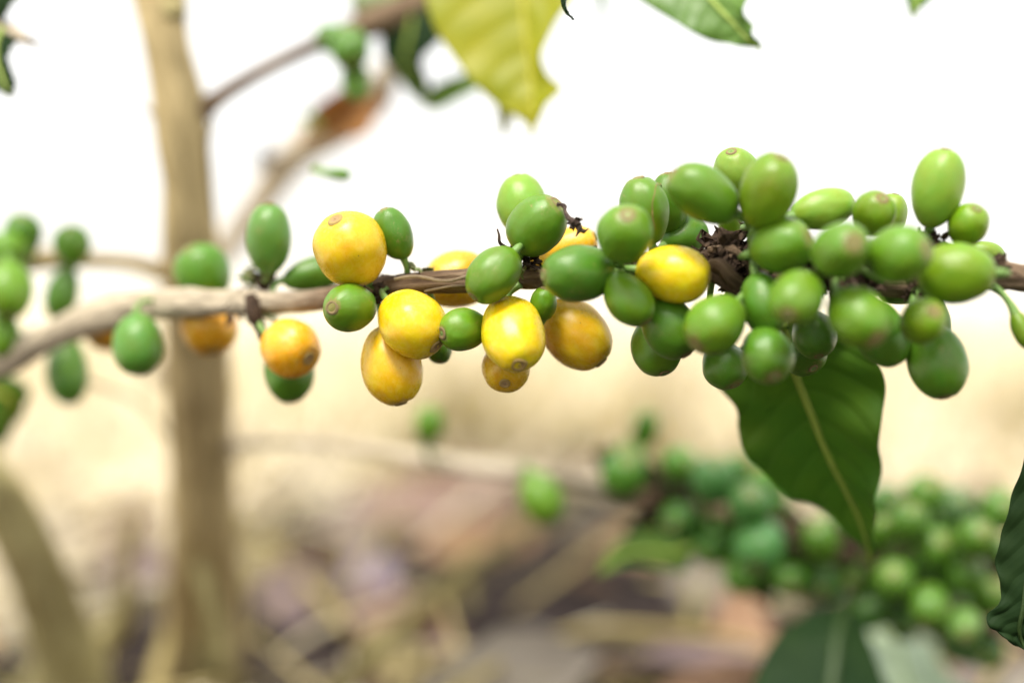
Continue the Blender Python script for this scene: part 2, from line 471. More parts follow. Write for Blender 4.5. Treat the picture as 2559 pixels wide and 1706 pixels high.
def straw_mass():
    rnd = random.Random(11)
    v, f, mi = [], [], []
    for k in range(9000):
        d = 0.5 + 2.9 * rnd.random() ** 1.25
        x = (rnd.random() - 0.5) * 2 * (0.15 + 0.5 * d)
        e = reach(x, d)
        if (e < 1.15 and rnd.random() < 0.80) or hollow(x, d): continue
        L = rnd.uniform(0.05, 0.19); wd = rnd.uniform(0.0010, 0.0032) * (1 + 0.35 * d)
        yaw = rnd.uniform(0, 6.3); el = abs(rnd.gauss(0, 0.35 if e < 1.3 else 0.6))
        b0 = Vector((x, d, gz(x, d) + 0.004))
        dr = Vector((math.cos(yaw) * math.cos(el), math.sin(yaw) * math.cos(el), math.sin(el)))
        sd_ = dr.cross(Vector((0, 0, 1)))
        sd_ = (sd_.normalized() if sd_.length > 1e-3 else Vector((1, 0, 0)))
        o = len(v)
        for s in (0, 0.35, 0.7, 1.0):
            q = b0 + dr * L * s + Vector((0, 0, -0.25 * L * s * s * math.cos(el) if el > 0.25 else 0.01))
            ww = wd * (1 - 0.8 * s)
            up = dr.cross(sd_) * ww * 0.4
            v += [q - sd_ * ww, q + up, q + sd_ * ww]
        for s in range(3):
            a = o + s * 3
            f += [(a, a + 1, a + 4, a + 3), (a + 1, a + 2, a + 5, a + 4)]; 
            m = 0
        nv = noise.noise(Vector((x * 6.5, d * 1.5, 5.5)))
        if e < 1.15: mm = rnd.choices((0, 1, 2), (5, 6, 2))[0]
        elif d > 2.4 or nv > -0.15 or (x < -0.13 and d > 0.7): mm = rnd.choices((0, 2), (1, 9))[0]  # pale straw far off and on the left imitates bright sunlight
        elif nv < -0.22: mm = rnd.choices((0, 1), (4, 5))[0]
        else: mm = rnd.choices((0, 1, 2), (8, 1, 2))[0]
        mi += [mm] * 6
    for k in range(5200):  # tall pale blades added to melt the horizon into the bright sky
        d = rnd.uniform(1.5, 5.5)
        x = (rnd.random() - 0.5) * 2 * (0.2 + 0.5 * d)
        clump = noise.noise(Vector((x * 1.1, d * 0.7, 2.2)))
        L = max(0.04, rnd.gauss(0.16, 0.06) * (1 + 0.9 * clump))
        lean = Vector((rnd.gauss(0, 0.35), rnd.gauss(0, 0.35), 1)).normalized()
        b0 = Vector((x, d, gz(x, d)))
        wd = rnd.uniform(0.0012, 0.003)
        o = len(v)
        for s in (0, 0.5, 1.0):
            q = b0 + lean * L * s + Vector((lean.x * 0.5 * L * s * s, lean.y * 0.5 * L * s * s, -0.12 * L * s * s))
            v += [q - Vector((wd * (1 - 0.8 * s), 0, 0)), q + Vector((wd * (1 - 0.8 * s), 0, 0))]
        f += [(o, o + 1, o + 3, o + 2), (o + 2, o + 3, o + 5, o + 4)]
        mi += [2 if rnd.random() < 0.85 else 0] * 2
    me = mesh("dry_grass", v, f)
    for p, m in zip(me.polygons, mi): p.material_index = m
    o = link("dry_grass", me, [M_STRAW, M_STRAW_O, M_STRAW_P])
    tag(o, "blurred dry straw coloured grass lying over the field behind the coffee branch", "dry grass", kind='stuff')
litter()
straw_mass()

# prominent fallen leaves:  x, y (photo px), width px, height px, material, label
FALLEN = [
    (1175, 1395, 300, 95, 1, 8, "wide peach coloured dry leaf lying on the dark soil under the straw"),
    (735, 1500, 150, 165, 0, 60, "pale mauve dry leaf above the dark hollow beside the trunk"),
    (925, 1462, 120, 120, 6, 30, "small violet tinted dry leaf beside the pale mauve one"),
    (1010, 1290, 230, 120, 7, -15, "rosy dry leaf lying under the thin pale twig"),
    (1200, 1250, 190, 110, 7, 25, "dusty pink dry leaf left of the lone hanging cherry"),
    (330, 1445, 160, 90, 0, 5, "flat mauve grey dry leaf between the two blurred stems"),
    (1850, 1590, 120, 260, 1, 85, "upright peach pink dry leaf beside the large dark green leaf"),
    (1740, 1490, 130, 130, 4, 50, "grey brown dry leaf under the cluster of blurred cherries"),
    (1320, 1610, 150, 90, 4, 10, "small grey dry leaf on dark soil above the long pale straw"),
    (975, 1640, 170, 170, 3, 40, "bright yellow dry leaf low in front of the dark hollow"),
    (740, 1240, 170, 110, 4, 12, "grey buff dry leaf right of the trunk"),
    (1620, 1400, 260, 100, 1, 12, "tan peach dry leaf left of the cluster of blurred cherries"),
]
for k, (x, y, wpx, hpx, mi, ang, lab) in enumerate(FALLEN):
    g = ground_at(x * 1.0, y, 0.018)
    d = (g - CAM).dot(CF)
    lng = max(wpx, hpx) * d / FPX * 1.15; wid = min(wpx, hpx) * d / FPX * 1.25
    g.z = gz(g.x, g.y) + 0.018
    # leaf blade leaning up towards the camera on the litter
    yaw = math.radians(90 - 0) if wpx >= hpx else 0
    v, f, uv = dry_leaf_geo(Vector((0, 0, 0)), lng, wid, yaw, 0, 0, 0.35, k, 13, 8)
    R = Matrix.Rotation(math.radians(50), 3, 'X') @ Matrix.Rotation(math.radians(ang if wpx >= hpx else ang - 90) * 0.5, 3, 'Z')
    v = [R @ q for q in v]
    o = link("fallen_leaf", mesh("fallen_leaf", v, f, uv), M_DRY[mi])
    o.location = g
    md = o.modifiers.new("thickness", 'SOLIDIFY'); md.thickness = 0.0006
    tag(o, lab, "dry leaf", "fallen dry leaves on the ground")

# ------------------------------------------------------------ tubes
def tube_geo(pts, sides=24, step=0.0015, rough=0.06, seed=0.0, flat=1.0, nodes=()):
    """pts: (x,y,z,r) -> verts, faces, uvs"""
    L = sum((Vector(pts[i + 1][:3]) - Vector(pts[i][:3])).length for i in range(len(pts) - 1))
    n = max(6, min(400, int(L / step)))
    q = cat(pts, n)
    v, f, uv = [], [], []
    acc = 0
    prev = None
    ref = Vector((0, 0, 1))
    for i, a in enumerate(q):
        c = Vector(a[:3]); r = a[3]
        if prev is not None: acc += (c - prev).length
        prev = c
        b = Vector(q[min(i + 1, n - 1)][:3]) - Vector(q[max(i - 1, 0)][:3])
        b.normalize()
        s = ref - b * ref.dot(b)
        if s.length < 0.05:
            s = Vector((1, 0, 0)) - b * b.x
        s.normalize(); ref = s
        u = b.cross(s)
        for (na, amp, wdt) in nodes:
            r *= 1 + amp * math.exp(-((acc / L - na) / wdt) ** 2)
        for k in range(sides + 1):
            th = (k % sides) / sides * 2 * math.pi
            rr = r
            if rough:
                dv = Vector((math.cos(th), math.sin(th), 0))
                rr *= 1 + rough * (noise.noise(Vector((dv.x * 1.8, dv.y * 1.8, acc / r * 0.28 + seed))) * 1.5
                                   + 0.7 * noise.noise(Vector((dv.x * 4.5, dv.y * 4.5, acc / r * 0.5 + seed * 2))))
            v.append(c + (s * math.cos(th) + u * math.sin(th) * flat) * rr)
            uv.append((k / sides, acc))
    w1 = sides + 1
    for i in range(n - 1):
        for k in range(sides):
            f.append((i * w1 + k, i * w1 + k + 1, (i + 1) * w1 + k + 1, (i + 1) * w1 + k))
    for i, last in ((0, False), (n - 1, True)):
        ci = len(v); v.append(Vector(q[i][:3])); uv.append((0.5, 0 if not last else acc))
        for k in range(sides):
            a_, b_ = i * w1 + k, i * w1 + k + 1
            f.append((a_, b_, ci) if last else (b_, a_, ci))
    return v, f, uv

def tube(name, pts, mat, parent=None, **kw):
    loc = parent.matrix_basis.translation.copy() if parent else Vector(pts[0][:3])
    v, f, uv = tube_geo(pts, **kw)
    v = [q - loc for q in v]
    o = link(name, mesh(name, v, f, uv), mat)
    if parent is None: o.location = loc
    else: o.parent = parent
    return o

def path(rows, scale=1.0):
    """(px, py, r px, depth) -> world (x,y,z,r)"""
    out = []
    for x, y, r, d in rows:
        p = at(x * scale, y * scale, d)
        out.append((p.x, p.y, p.z, r * scale * d / FPX))
    return out

def flakes(name, centre, rad, n, mat, parent, seed, size=0.0022, stretch=(1, 1, 1)):
    """ragged dry bracts round a node: one joined part"""
    rnd = random.Random(seed)
    v, f = [], []
    off = parent.matrix_basis.translation
    for k in range(n):
        dr = Vector((rnd.gauss(0, 1), rnd.gauss(0, 1), rnd.gauss(0, 1))).normalized()
        dr = Vector((dr.x * stretch[0], dr.y * stretch[1], dr.z * stretch[2]))
        c = centre + dr * rad * rnd.uniform(0.65, 1.0) - off
        t1 = Vector((rnd.gauss(0, 1), rnd.gauss(0, 1), rnd.gauss(0, 1))).normalized()
        ax = (dr.normalized() * 0.8 + t1 * 0.8).normalized()
        sd_ = ax.cross(t1).normalized()
        up = ax.cross(sd_)
        L = size * rnd.uniform(0.5, 1.9); wd = L * rnd.uniform(0.2, 0.5)
        o = len(v)
        for s, ww in ((0, 0.7), (0.4, 1.0), (0.75, 0.55), (1.0, 0.08)):
            bend = up * (L * 0.4 * s * s * rnd.uniform(-1, 1))
            for u in (-1, 0, 1):
                v.append(c + ax * L * s + sd_ * wd * ww * u * rnd.uniform(0.6, 1.2) + up * (0.25 * wd * (1 - abs(u))) + bend)
        for s in range(3):
            for u in range(2):
                a = o + s * 3 + u
                f.append((a, a + 1, a + 4, a + 3))
    o = link(name, mesh(name, v, f), mat, smooth=False)
    o.parent = parent
    md = o.modifiers.new("thickness", 'SOLIDIFY'); md.thickness = 0.00012
    return o

# ------------------------------------------------------------ leaves
def leaf(name, rows, mat, midmat, parent=None, n=60, m=22, wave=0.0006, waven=7.0, bow=0.0, fold=0.0015, seed=0, scale=S, midr=(0.0009, 0.0003), label=None):
    """rows: (Lx,Ly, Mx,My, Rx,Ry, depthL, depthM, depthR) from base to tip, reading px"""
    q = cat(rows, n)
    P = []
    for r in q:
        P.append((at(r[0] * scale, r[1] * scale, r[6]), at(r[2] * scale, r[3] * scale, r[7]), at(r[4] * scale, r[5] * scale, r[8])))
    org = P[0][1].copy() if parent is None else parent.matrix_basis.translation.copy()
    v, f, uv = [], [], []
    for i, (A, Mi, B) in enumerate(P):
        s = i / (n - 1)
        nrm = (B - A).cross(P[min(i + 1, n - 1)][1] - P[max(i - 1, 0)][1])
        nrm = nrm.normalized() if nrm.length > 0 else Vector((0, -1, 0))
        if nrm.y > 0: nrm = -nrm
        for j in range(m + 1):
            u = j / m * 2 - 1
            p = Mi.lerp(A, -u) if u < 0 else Mi.lerp(B, u)
            lift = fold * (abs(u) ** 1.3) * math.sin(math.pi * min(1, s * 1.1))
            lift += wave * abs(u) ** 2 * math.sin(s * waven * 6.28 + seed + (1.3 if u > 0 else 0)) 
            lift += wave * 0.5 * noise.noise(Vector((u * 2, s * 6, seed * 1.7)))
            # quilting between the side veins
            ph = s * 9 - abs(u) ** 1.35 * 1.6
            lift -= 0.00022 * abs(math.sin(math.pi * ph)) * (1 - abs(u) ** 3) * min(1, (B - A).length / 0.02)
            v.append(p + nrm * lift - org); uv.append((u, s))
    for i in range(n - 1):
        for j in range(m):
            a = i * (m + 1) + j
            f.append((a, a + 1, a + m + 2, a + m + 1))
    root = link(name, mesh(name, v, f, uv), mat)
    if parent is None: root.location = org
    else: root.parent = parent
    md = root.modifiers.new("thickness", 'SOLIDIFY'); md.thickness = 0.00028
    if midmat:
        pts = []
        for i in range(0, n, 3):
            Mi = P[i][1]; s = i / (n - 1)
            c = Mi
            pts.append((c.x, c.y - 0.0002, c.z, midr[0] * (1 - s) + midr[1] * s))
        mv, mf, muv = tube_geo(pts, sides=8, step=0.002, rough=0)
        mr = link("midrib", mesh("midrib", [x - org for x in mv], mf, muv), midmat)
        mr.parent = root
    if label: root['label'] = label
    return root

# ------------------------------------------------------------ the coffee tree behind (trunk and its side branches)
TRUNK = [(352, -260, 65, .425), (358, -90, 63, .42), (365, 0, 61, .42), (378, 90, 51, .42), (396, 170, 54, .422), (412, 250, 60, .424), (417, 330, 59, .427),
         (428, 420, 59, .432), (434, 520, 63, .438), (442, 620, 68, .447), (452, 760, 71, .46), (460, 900, 71, .475), (466, 1050, 75, .50), (470, 1200, 80, .53),
         (470, 1350, 89, .57), (470, 1568, 103, .62), (470, 2100, 125, .72), (470, 2700, 148, .80)]
tp = path(TRUNK, S)
tree = empty("coffee_tree", Vector(tp[-1][:3]), "coffee tree with a slim tan trunk rising blurred behind the fruiting branch", "tree")
tube("trunk", tp, M_TRUNK, tree, sides=32, step=0.004, rough=0.09, seed=4)
def tb(name, rows, mat, root=tree, sc_=S, **kw):
    a = dict(sides=14, step=0.003, rough=0.10); a.update(kw)
    return tube(name, path(rows, sc_), mat, root, **a)
tb("branch", [(410, 270, 46, .424), (455, 256, 30, .424), (520, 212, 18, .426), (600, 165, 17, .43), (680, 125, 17, .433), (745, 95, 20, .436), (800, 74, 26, .44), (860, 52, 36, .444), (930, 24, 38, .448), (1010, -6, 36, .452), (1100, -60, 24, .46)], M_BARK_DARK)
tb("branch", [(440, 650, 34, .45), (385, 630, 24, .445), (320, 607, 19, .44), (250, 598, 18, .435), (170, 598, 19, .43), (95, 596, 25, .425), (0, 612, 22, .42), (-80, 612, 15, .415)], M_TRUNK, seed=3)
LOWER = [(470, 1020, 30, .50), (545, 1024, 15, .485), (640, 1014, 11, .48), (760, 1018, 11, .48), (880, 1038, 16, .475), (1000, 1058, 20, .47), (1150, 1078, 22, .465), (1300, 1098, 21, .46), (1440, 1130, 18, .46),
         (1600, 1165, 17, .458), (1750, 1190, 17, .455), (1850, 1222, 17, .452), (1980, 1282, 16, .45), (2120, 1350, 15, .445), (2260, 1430, 14, .44), (2420, 1520, 13, .435)]
tb("branch", LOWER[:9], M_WHITE_BARK, seed=7)
tb("branch", LOWER[8:], M_BARK_DARK, seed=8)
tb("twig", [(484, 262, 4, .425), (490, 285, 4, .425), (480, 318, 4, .426), (484, 420, 4, .43), (492, 500, 5, .436), (486, 560, 4, .44)], M_BARK_PALE, sides=8)
tb("twig", [(372, 262, 5, .423), (345, 256, 3.5, .42), (250, 200, 2.2, .40), (150, 142, 2.2, .38), (62, 85, 4, .36)], M_BARK_PALE, sides=8)
tb("twig", [(450, 1010, 6, .49), (385, 1000, 5, .48), (350, 950, 4, .465), (280, 905, 4, .45), (200, 875, 5, .43), (160, 850, 5, .41)], M_BARK_PALE, sides=8)
tb("knot", [(346, 260, 8, .42), (358, 258, 13, .422), (385, 262, 16, .424)], M_TRUNK, sides=12)
tb("knot", [(400, 20, 30, .410), (402, 30, 22, .404), (402, 36, 6, .402)], M_STEM, sides=14)

# thin leaning stem low at the left edge and shoots beside the trunk
st = path([(-230, 860, 60, 0.4588), (-60, 1060, 60, 0.4662), (30, 1200, 62, 0.4810), (90, 1330, 66, 0.4958), (140, 1460, 72, 0.5180), (190, 1600, 78, 0.5402), (330, 2200, 90, 0.6290)], S)
r_ = empty("leaning_stem", Vector(st[-1][:3]), "olive coloured leaning stem crossing the bottom left corner out of focus", "stem")
tube("bark", st, M_STEM, r_, sides=24, step=0.006, rough=0.12, seed=9)
st = path([(300, 1200, 12, 0.5550), (290, 1330, 18, 0.5624), (270, 1440, 30, 0.5772), (180, 1500, 40, 0.5920), (100, 1560, 44, 0.6068), (0, 1700, 40, 0.6216), (-60, 2100, 40, 0.6660)], S)
tube("side_shoot", st, M_STEM, r_, sides=16, step=0.006, rough=0.12, seed=2)
st = path([(556, 1180, 10, 0.5456), (530, 1290, 16, 0.5544), (500, 1400, 24, 0.5632), (470, 1540, 28, 0.5808), (430, 2000, 34, 0.6600)], S)
tube("shoot", st, M_STEM, tree, sides=16, step=0.006, rough=0.1, seed=5)
st = path([(440, 1220, 18, 0.5280), (470, 1340, 18, 0.5280), (500, 1460, 18, 0.5368), (530, 1570, 20, 0.5456), (590, 1900, 22, 0.6160)], S)
tube("shoot", st, M_STEM, tree, sides=16, step=0.006, rough=0.1, seed=6)

# diagonal pale branch, far out of focus
st = path([(960, 60, 22, .50), (900, 150, 26, .52), (850, 240, 40, .54), (780, 290, 44, .55), (700, 335, 46, .56), (640, 400, 38, .57), (585, 480, 32, .58), (530, 560, 30, .59), (470, 640, 22, .60), (410, 760, 22, .62), (350, 880, 20, .64)], S)
diag = empty("pale_branch", Vector(st[0][:3]), "pale bare branch slanting down behind the trunk, strongly blurred", "branch")
tube("bark", st, M_WHITE_BARK, diag, sides=18, step=0.005, rough=0.12, seed=12)
flakes("dried_bracts", at(617 * S, 366 * S, .555), 0.0025, 16, M_BRACT, diag, 5, 0.003)
tube("stub", path([(655, 385, 12, .565), (630, 372, 8, .56), (612, 362, 6, .555)], S), M_BARK, diag, sides=10)
leaf("leaf", [(870, 170, 872, 172, 874, 174, .53, .53, .53), (780, 200, 840, 225, 905, 232, .52, .528, .53), (722, 240, 800, 262, 868, 250, .525, .53, .525),
              (715, 285, 770, 310, 846, 318, .53, .53, .52), (700, 300, 720, 315, 750, 318, .53, .53, .53), (690, 318, 694, 320, 698, 322, .53, .53, .53)], M_DRYLEAF_O, None, diag, n=30, m=10, label="withered orange brown leaf")

# ------------------------------------------------------------ the fruiting branch in focus
BR = [(-150, 985, 41, .402), (-60, 932, 40, .398), (30, 890, 38, .393), (140, 835, 37, .385), (230, 795, 45, .378), (290, 778, 49, .372), (360, 762, 38, .365), (450, 757, 38, .356), (560, 757, 31, .347), (625, 754, 37, .341), (680, 756, 29, .336),
      (760, 752, 27, .330), (850, 740, 27, .323), (930, 724, 31, .316), (1000, 712, 27, .311), (1080, 706, 28, .308), (1160, 702, 30, .306), (1250, 695, 28, .305), (1330, 694, 31, .304), (1400, 690, 27, .303), (1480, 675, 27, .302),
      (1560, 662, 30, .301), (1640, 660, 30, .300), (1730, 662, 34, .299), (1800, 660, 50, .299), (1850, 662, 50, .298), (1910, 676, 38, .296), (2000, 688, 33, .293), (2090, 694, 33, .291), (2180, 702, 36, .290), (2260, 706, 38, .289),
      (2340, 694, 42, .288), (2400, 686, 36, .287), (2480, 686, 36, .286), (2560, 696, 35, .285), (2680, 712, 35, .284), (2800, 730, 35, .284)]
bp = path(BR)
fb = empty("fruiting_branch", Vector(bp[0][:3]), "woody brown coffee branch carrying green and yellow cherries across the picture", "branch")
BRP = [Vector(p[:3]) for p in cat(bp, 500)]
BRR = [p[3] for p in cat(bp, 500)]
tube("bark", bp, M_BARK, fb, sides=40, step=0.0006, rough=0.11, seed=1)

# dead flower stalks
def spike(rows, w0=2.6, name="dried_stalk"):
    tube(name, path([(x, y, w0 * (1 - 0.6 * i / max(1, len(rows) - 1)), d) for i, (x, y, d) in enumerate(rows)]), M_BRACT, fb, sides=7, step=0.0004, rough=0.3)
# peeled strips of bark along the middle stretch
def strip(rows, mat, wpx, name="bark_strip"):
    q = path([(x, y, wpx, d) for x, y, d in rows])
    return tube(name, q, mat, fb, sides=8, step=0.001, rough=0.35, flat=0.5, seed=rows[0][0] * 0.01)
strip([(985, 697, .3045), (1040, 690, .3035), (1110, 702, .3010), (1170, 690, .3000), (1215, 682, .3000)], M_BARK_PALE, 4.5)
strip([(1060, 728, .3050), (1120, 716, .3020), (1180, 712, .3010)], M_BARK_PALE, 3)
strip([(1325, 672, .3005), (1352, 678, .2995), (1372, 700, .2995)], M_BARK_PALE, 4)
strip([(1772, 668, .2925), (1800, 664, .2880), (1822, 690, .2875), (1856, 722, .291)], M_BARK_DARK, 20)
strip([(1745, 672, .2945), (1790, 694, .2895), (1850, 730, .291)], M_BARK_DARK, 14)
for i_ in range(26):
    rr_ = random.Random(i_)
    x_, y_ = 1845 + rr_.gauss(0, 34), 640 + rr_.gauss(0, 34)
    spike([(x_, y_, .2925), (x_ + rr_.gauss(0, 9), y_ + rr_.gauss(0, 9), .291), (x_ + rr_.gauss(0, 16), y_ + rr_.gauss(-4, 16), .289)], rr_.uniform(1.2, 3.4))
strip([(1770, 625, .2945), (1830, 622, .2915), (1870, 660, .2915), (1880, 700, .2925)], M_BARK_DARK, 10)

NODES = [(600, 775, .341, 34, 1), (618, 715, .340, 24, 1), (945, 712, .3155, 30, 2), (958, 738, .309, 18, 4), (1295, 646, .302, 26, 5), (1330, 662, .302, 16, 6), (1530, 668, .299, 30, 7), (1590, 672, .298, 24, 8), (1640, 650, .301, 26, 9),
         (1805, 628, .297, 40, 10), (1850, 640, .295, 46, 11), (1870, 585, .297, 30, 12), (1880, 690, .295, 40, 13), (1830, 715, .294, 26, 14), (2020, 660, .287, 34, 15), (2075, 708, .285, 30, 16), (2330, 610, .287, 28, 17), (2322, 650, .286, 36, 18), (2290, 720, .286, 30, 19), (2485, 670, .283, 18, 20), (2130, 690, .284, 36, 21)]
for (x, y, d, r, sd_) in NODES:
    big = r > 30
    flakes("dried_bracts", at(x, y, d), r * d / FPX, (34 if big else 34) if x > 700 else 16, M_BRACT, fb, sd_, (0.0030 if big else 0.0013) * (0.6 if x < 700 else 1))
flakes("dried_bracts", at(1540, 664, .2925), 0.0030, 44, M_BRACT, fb, 61, 0.0026)
flakes("dried_bracts", at(2085, 690, .283), 0.0042, 30, M_BRACT, fb, 62, 0.003)
flakes("dried_bracts", at(1855, 700, .293), 0.0034, 16, M_BRACT_G, fb, 33, 0.002)
flakes("dried_bracts", at(1300, 648, .3), 0.002, 8, M_BRACT_G, fb, 34, 0.002)
flakes("dried_bracts", at(650, 690, .338), 0.0028, 18, M_BRACT_G, fb, 35, 0.0022)
flakes("dried_bracts", at(1040, 684, .311), 0.0020, 14, M_BRACT_G, fb, 36, 0.0022)
# sleeve of dark bracts hanging at the left node
tube("node_sleeve", path([(628, 740, 16, .336), (634, 780, 20, .334), (648, 815, 14, .334), (655, 850, 9, .335)]), M_BRACT, fb, sides=14, step=0.001, rough=0.25)
tube("node_sleeve", path([(655, 715, 19, .339), (668, 690, 20, .338), (680, 670, 12, .337)]), M_BRACT, fb, sides=14, step=0.001, rough=0.25, seed=3)
tube("node_sleeve", path([(2350, 680, 26, .288), (2335, 630, 22, .288), (2325, 590, 15, .288), (2320, 560, 8, .285)]), M_BRACT, fb, sides=14, step=0.001, rough=0.22, seed=5)
spike([(1262, 618, .301), (1249, 606, .300), (1247, 588, .300), (1243, 572, .300)], 5)
spike([(1760, 610, .297), (1757, 590, .296), (1758, 580, .296)], 2.5)
spike([(1868, 575, .296), (1875, 566, .295), (1880, 569, .295)], 4)
spike([(1800, 600, .297), (1830, 585, .296), (1860, 592, .295)], 6)
spike([(1840, 735, .293), (1838, 742, .293)], 5)
spike([(1318, 664, .2985), (1324, 662, .298), (1327, 664, .298)], 5)

leaf("leaf", [(1795, 742, 1797, 742, 1799, 741, .305, .305, .305), (1690, 790, 1806, 795, 1935, 760, .326, .318, .316), (1625, 838, 1822, 845, 2010, 812, .330, .322, .318),
              (1690, 915, 1843, 900, 2034, 873, .332, .325, .320), (1697, 972, 1865, 955, 2027, 945, .335, .328, .322), (1716, 1022, 1886, 1010, 2021, 1010, .337, .331, .325),
              (1762, 1078, 1912, 1068, 2028, 1070, .34, .334, .328), (1815, 1118, 1938, 1118, 2014, 1125, .343, .337, .332), (1872, 1152, 1964, 1170, 2016, 1180, .345, .340, .336),
              (1940, 1205, 1984, 1220, 2012, 1222, .347, .343, .341), (1978, 1250, 1994, 1255, 2008, 1256, .348, .346, .345), (1996, 1290, 1998, 1291, 2001, 1290, .35, .35, .35)],
     M_LEAF, M_MIDRIB, fb, n=110, m=36, wave=0.0009, waven=5, fold=0.0025, label="large green leaf hanging behind the berries", midr=(0.0011, 0.0004))

# ------------------------------------------------------------ cherries
G = (0.105, 0.265, 0.012); GD = (0.075, 0.215, 0.013); GL = (0.18, 0.36, 0.035); GY = (0.145, 0.29, 0.008); GB = (0.085, 0.24, 0.035)
Y = (0.78, 0.55, 0.008); YO = (0.74, 0.48, 0.012); O_ = (0.74, 0.41, 0.012); YB = (0.80, 0.64, 0.008)

def cherry_mesh(seed, su, sv_, taper):
    v, f, uv = [], [], []
    rnd = random.Random(seed)
    sq = rnd.uniform(0.93, 1.0)
    for i in range(sv_ + 1):
        t = i / sv_ * math.pi
        z = math.cos(t); r = math.sin(t) ** 0.95 if 0 < i < sv_ else 0.0
        r *= 1 - taper * 0.5 * (1 - z)* (1 - z) * 0.25 + 0.02 * z
        if z > 0.93: z = 0.93 + (z - 0.93) * 0.55                         # flattened tip
        for k in range(su):
            th = k / su * 2 * math.pi
            dv = Vector((math.cos(th) * r, math.sin(th) * r, z))
            nn = 1 + 0.05 * noise.noise(dv * 1.3 + Vector((seed * 2.3, 0, 0))) + 0.012 * noise.noise(dv * 3.5 + Vector((0, seed * 1.7, 0)))
            # shallow groove between the two seeds
            g = 1 - 0.018 * math.exp(-(abs(math.sin(th + seed)) / 0.25) ** 2) * min(1, r)
            v.append((dv.x * nn * g, dv.y * nn * sq * g, dv.z * nn))
            uv.append((k / su, t))
    for i in range(sv_):
        for k in range(su):
            a, b = i * su + k, i * su + (k + 1) % su
            c, d = (i + 1) * su + (k + 1) % su, (i + 1) * su + k
            if i == 0: f.append((a, d, c))
            elif i == sv_ - 1: f.append((a, d, b))
            else: f.append((a, d, c, b))
    return mesh("skin", v, f, uv)

def scar_mesh(seed, rr):
    """raised ring with a dished centre and a small pip, in the cherry's unit space"""
    prof = [(0.0, 0.012), (0.018, 0.012), (0.03, -0.006), (0.07, -0.004), (0.095, 0.012), (0.12, 0.020), (0.14, 0.012), (0.16, -0.02)]
    v, f = [], []
    n = 28
    for (r, h) in prof:
        for k in range(n):
            th = k / n * 2 * math.pi
            q = 1 + 0.12 * noise.noise(Vector((math.cos(th), math.sin(th), seed)))
            v.append((math.cos(th) * r * rr * q, math.sin(th) * r * rr * q, 0.972 + h + 0.006 * noise.noise(Vector((math.cos(th) * 3, math.sin(th) * 3, seed + r * 20)))))
    for i in range(len(prof) - 1):
        for k in range(n):
            a, b = i * n + k, i * n + (k + 1) % n
            f.append((a, b, b + n, a + n))
    return mesh("tip_scar", v, f)

CH = []
def cherry(cx, cy, d, W, L, ox, oy, face, col, label, russet=0.35, yellow=None, stalk=True, group=None, lod=1.0, scar=1.0, node=None, detail=True, off=True, category="coffee cherry"):
    k = d / FPX
    cen = at(cx, cy, d)
    h = L / 2
    grow = (1.08 if d < 0.33 else 1.15) if lod >= 1 else 1.08
    tx, ty = ox / h, -oy / h
    m2 = tx * tx + ty * ty
    if L > 1.15 * W:
        g_ = min(1.15, 0.98 / max(0.01, math.sqrt(m2)))
        if g_ > 1: tx *= g_; ty *= g_; m2 *= g_ * g_
    if m2 > 0.995:
        q = math.sqrt(m2); tx /= q; ty /= q; tz = 0
    else:
        tz = math.sqrt(1 - m2) * face
    ax = (CR * tx + CU * ty - CF * tz).normalized()
    W *= grow * 0.975; L *= grow * 1.03
    seed = len(CH) + 1
    yellow = (col[0] > 0.5) if yellow is None else yellow
    root = empty("coffee_cherry", cen, label, category, group)
    rot = ax.to_track_quat('Z', 'Y') @ Matrix.Rotation(seed * 2.1, 4, 'Z').to_quaternion()
    su, sv_ = (64, 44) if lod >= 1 else (32, 20)
    rw = random.Random(seed * 13)
    me = cherry_mesh(seed, su, sv_, rw.uniform(0.05, 0.3))
    o = link("skin", me, M_YELLOW if yellow else M_GREEN)
    o.parent = root
    o.rotation_mode = 'QUATERNION'; o.rotation_quaternion = rot
    o.scale = (W / 2 * k, W / 2 * k, L / 2 * k)
    j = rw.uniform(0.9, 1.1)
    o.color = (min(1, col[0] * j * rw.uniform(0.95, 1.05)), min(1, col[1] * j), col[2] * rw.uniform(0.85, 1.15), russet)
    if detail:
        s = link("tip_scar", scar_mesh(seed, 1.45 * scar), M_SCAR_Y if yellow else M_SCAR_G)
        s.parent = root; s.rotation_mode = 'QUATERNION'; s.rotation_quaternion = rot; s.scale = (W / 2 * k, W / 2 * k, L / 2 * k)
    if stalk:
        base = cen - ax * (L / 2 * k * 0.96)
        if node is not None:
            tgt = at(*node)
        else:
            tgt = min(BRP, key=lambda p: (p - base).length)
        dist = (tgt - base).length
        mid = base - ax * min(0.004, dist * 0.45)
        r0 = (0.00072 if lod >= 1 else 0.0010)
        pts = [(0, r0 * 1.3), (0.5, r0 * 0.9), (1, r0 * 1.2)]
        P = [base + ax * 0.0006, base - ax * min(0.0016, dist * 0.2), mid.lerp(tgt, 0.35), tgt]
        rad = [r0 * 1.5, r0 * 1.05, r0 * 0.9, r0 * 1.3]
        tube("stalk", [(p.x, p.y, p.z, r) for p, r in zip(P, rad)], M_STALK, root, sides=10, step=0.0008, rough=0.06)
    CH.append((cen, (W * 2 + L) / 6 * k, label))
    return root, cen, ax, k

GA = "cherries along the fruiting branch"
def c(*a, **k):
    k.setdefault('group', GA)
    return cherry(*a, **k)
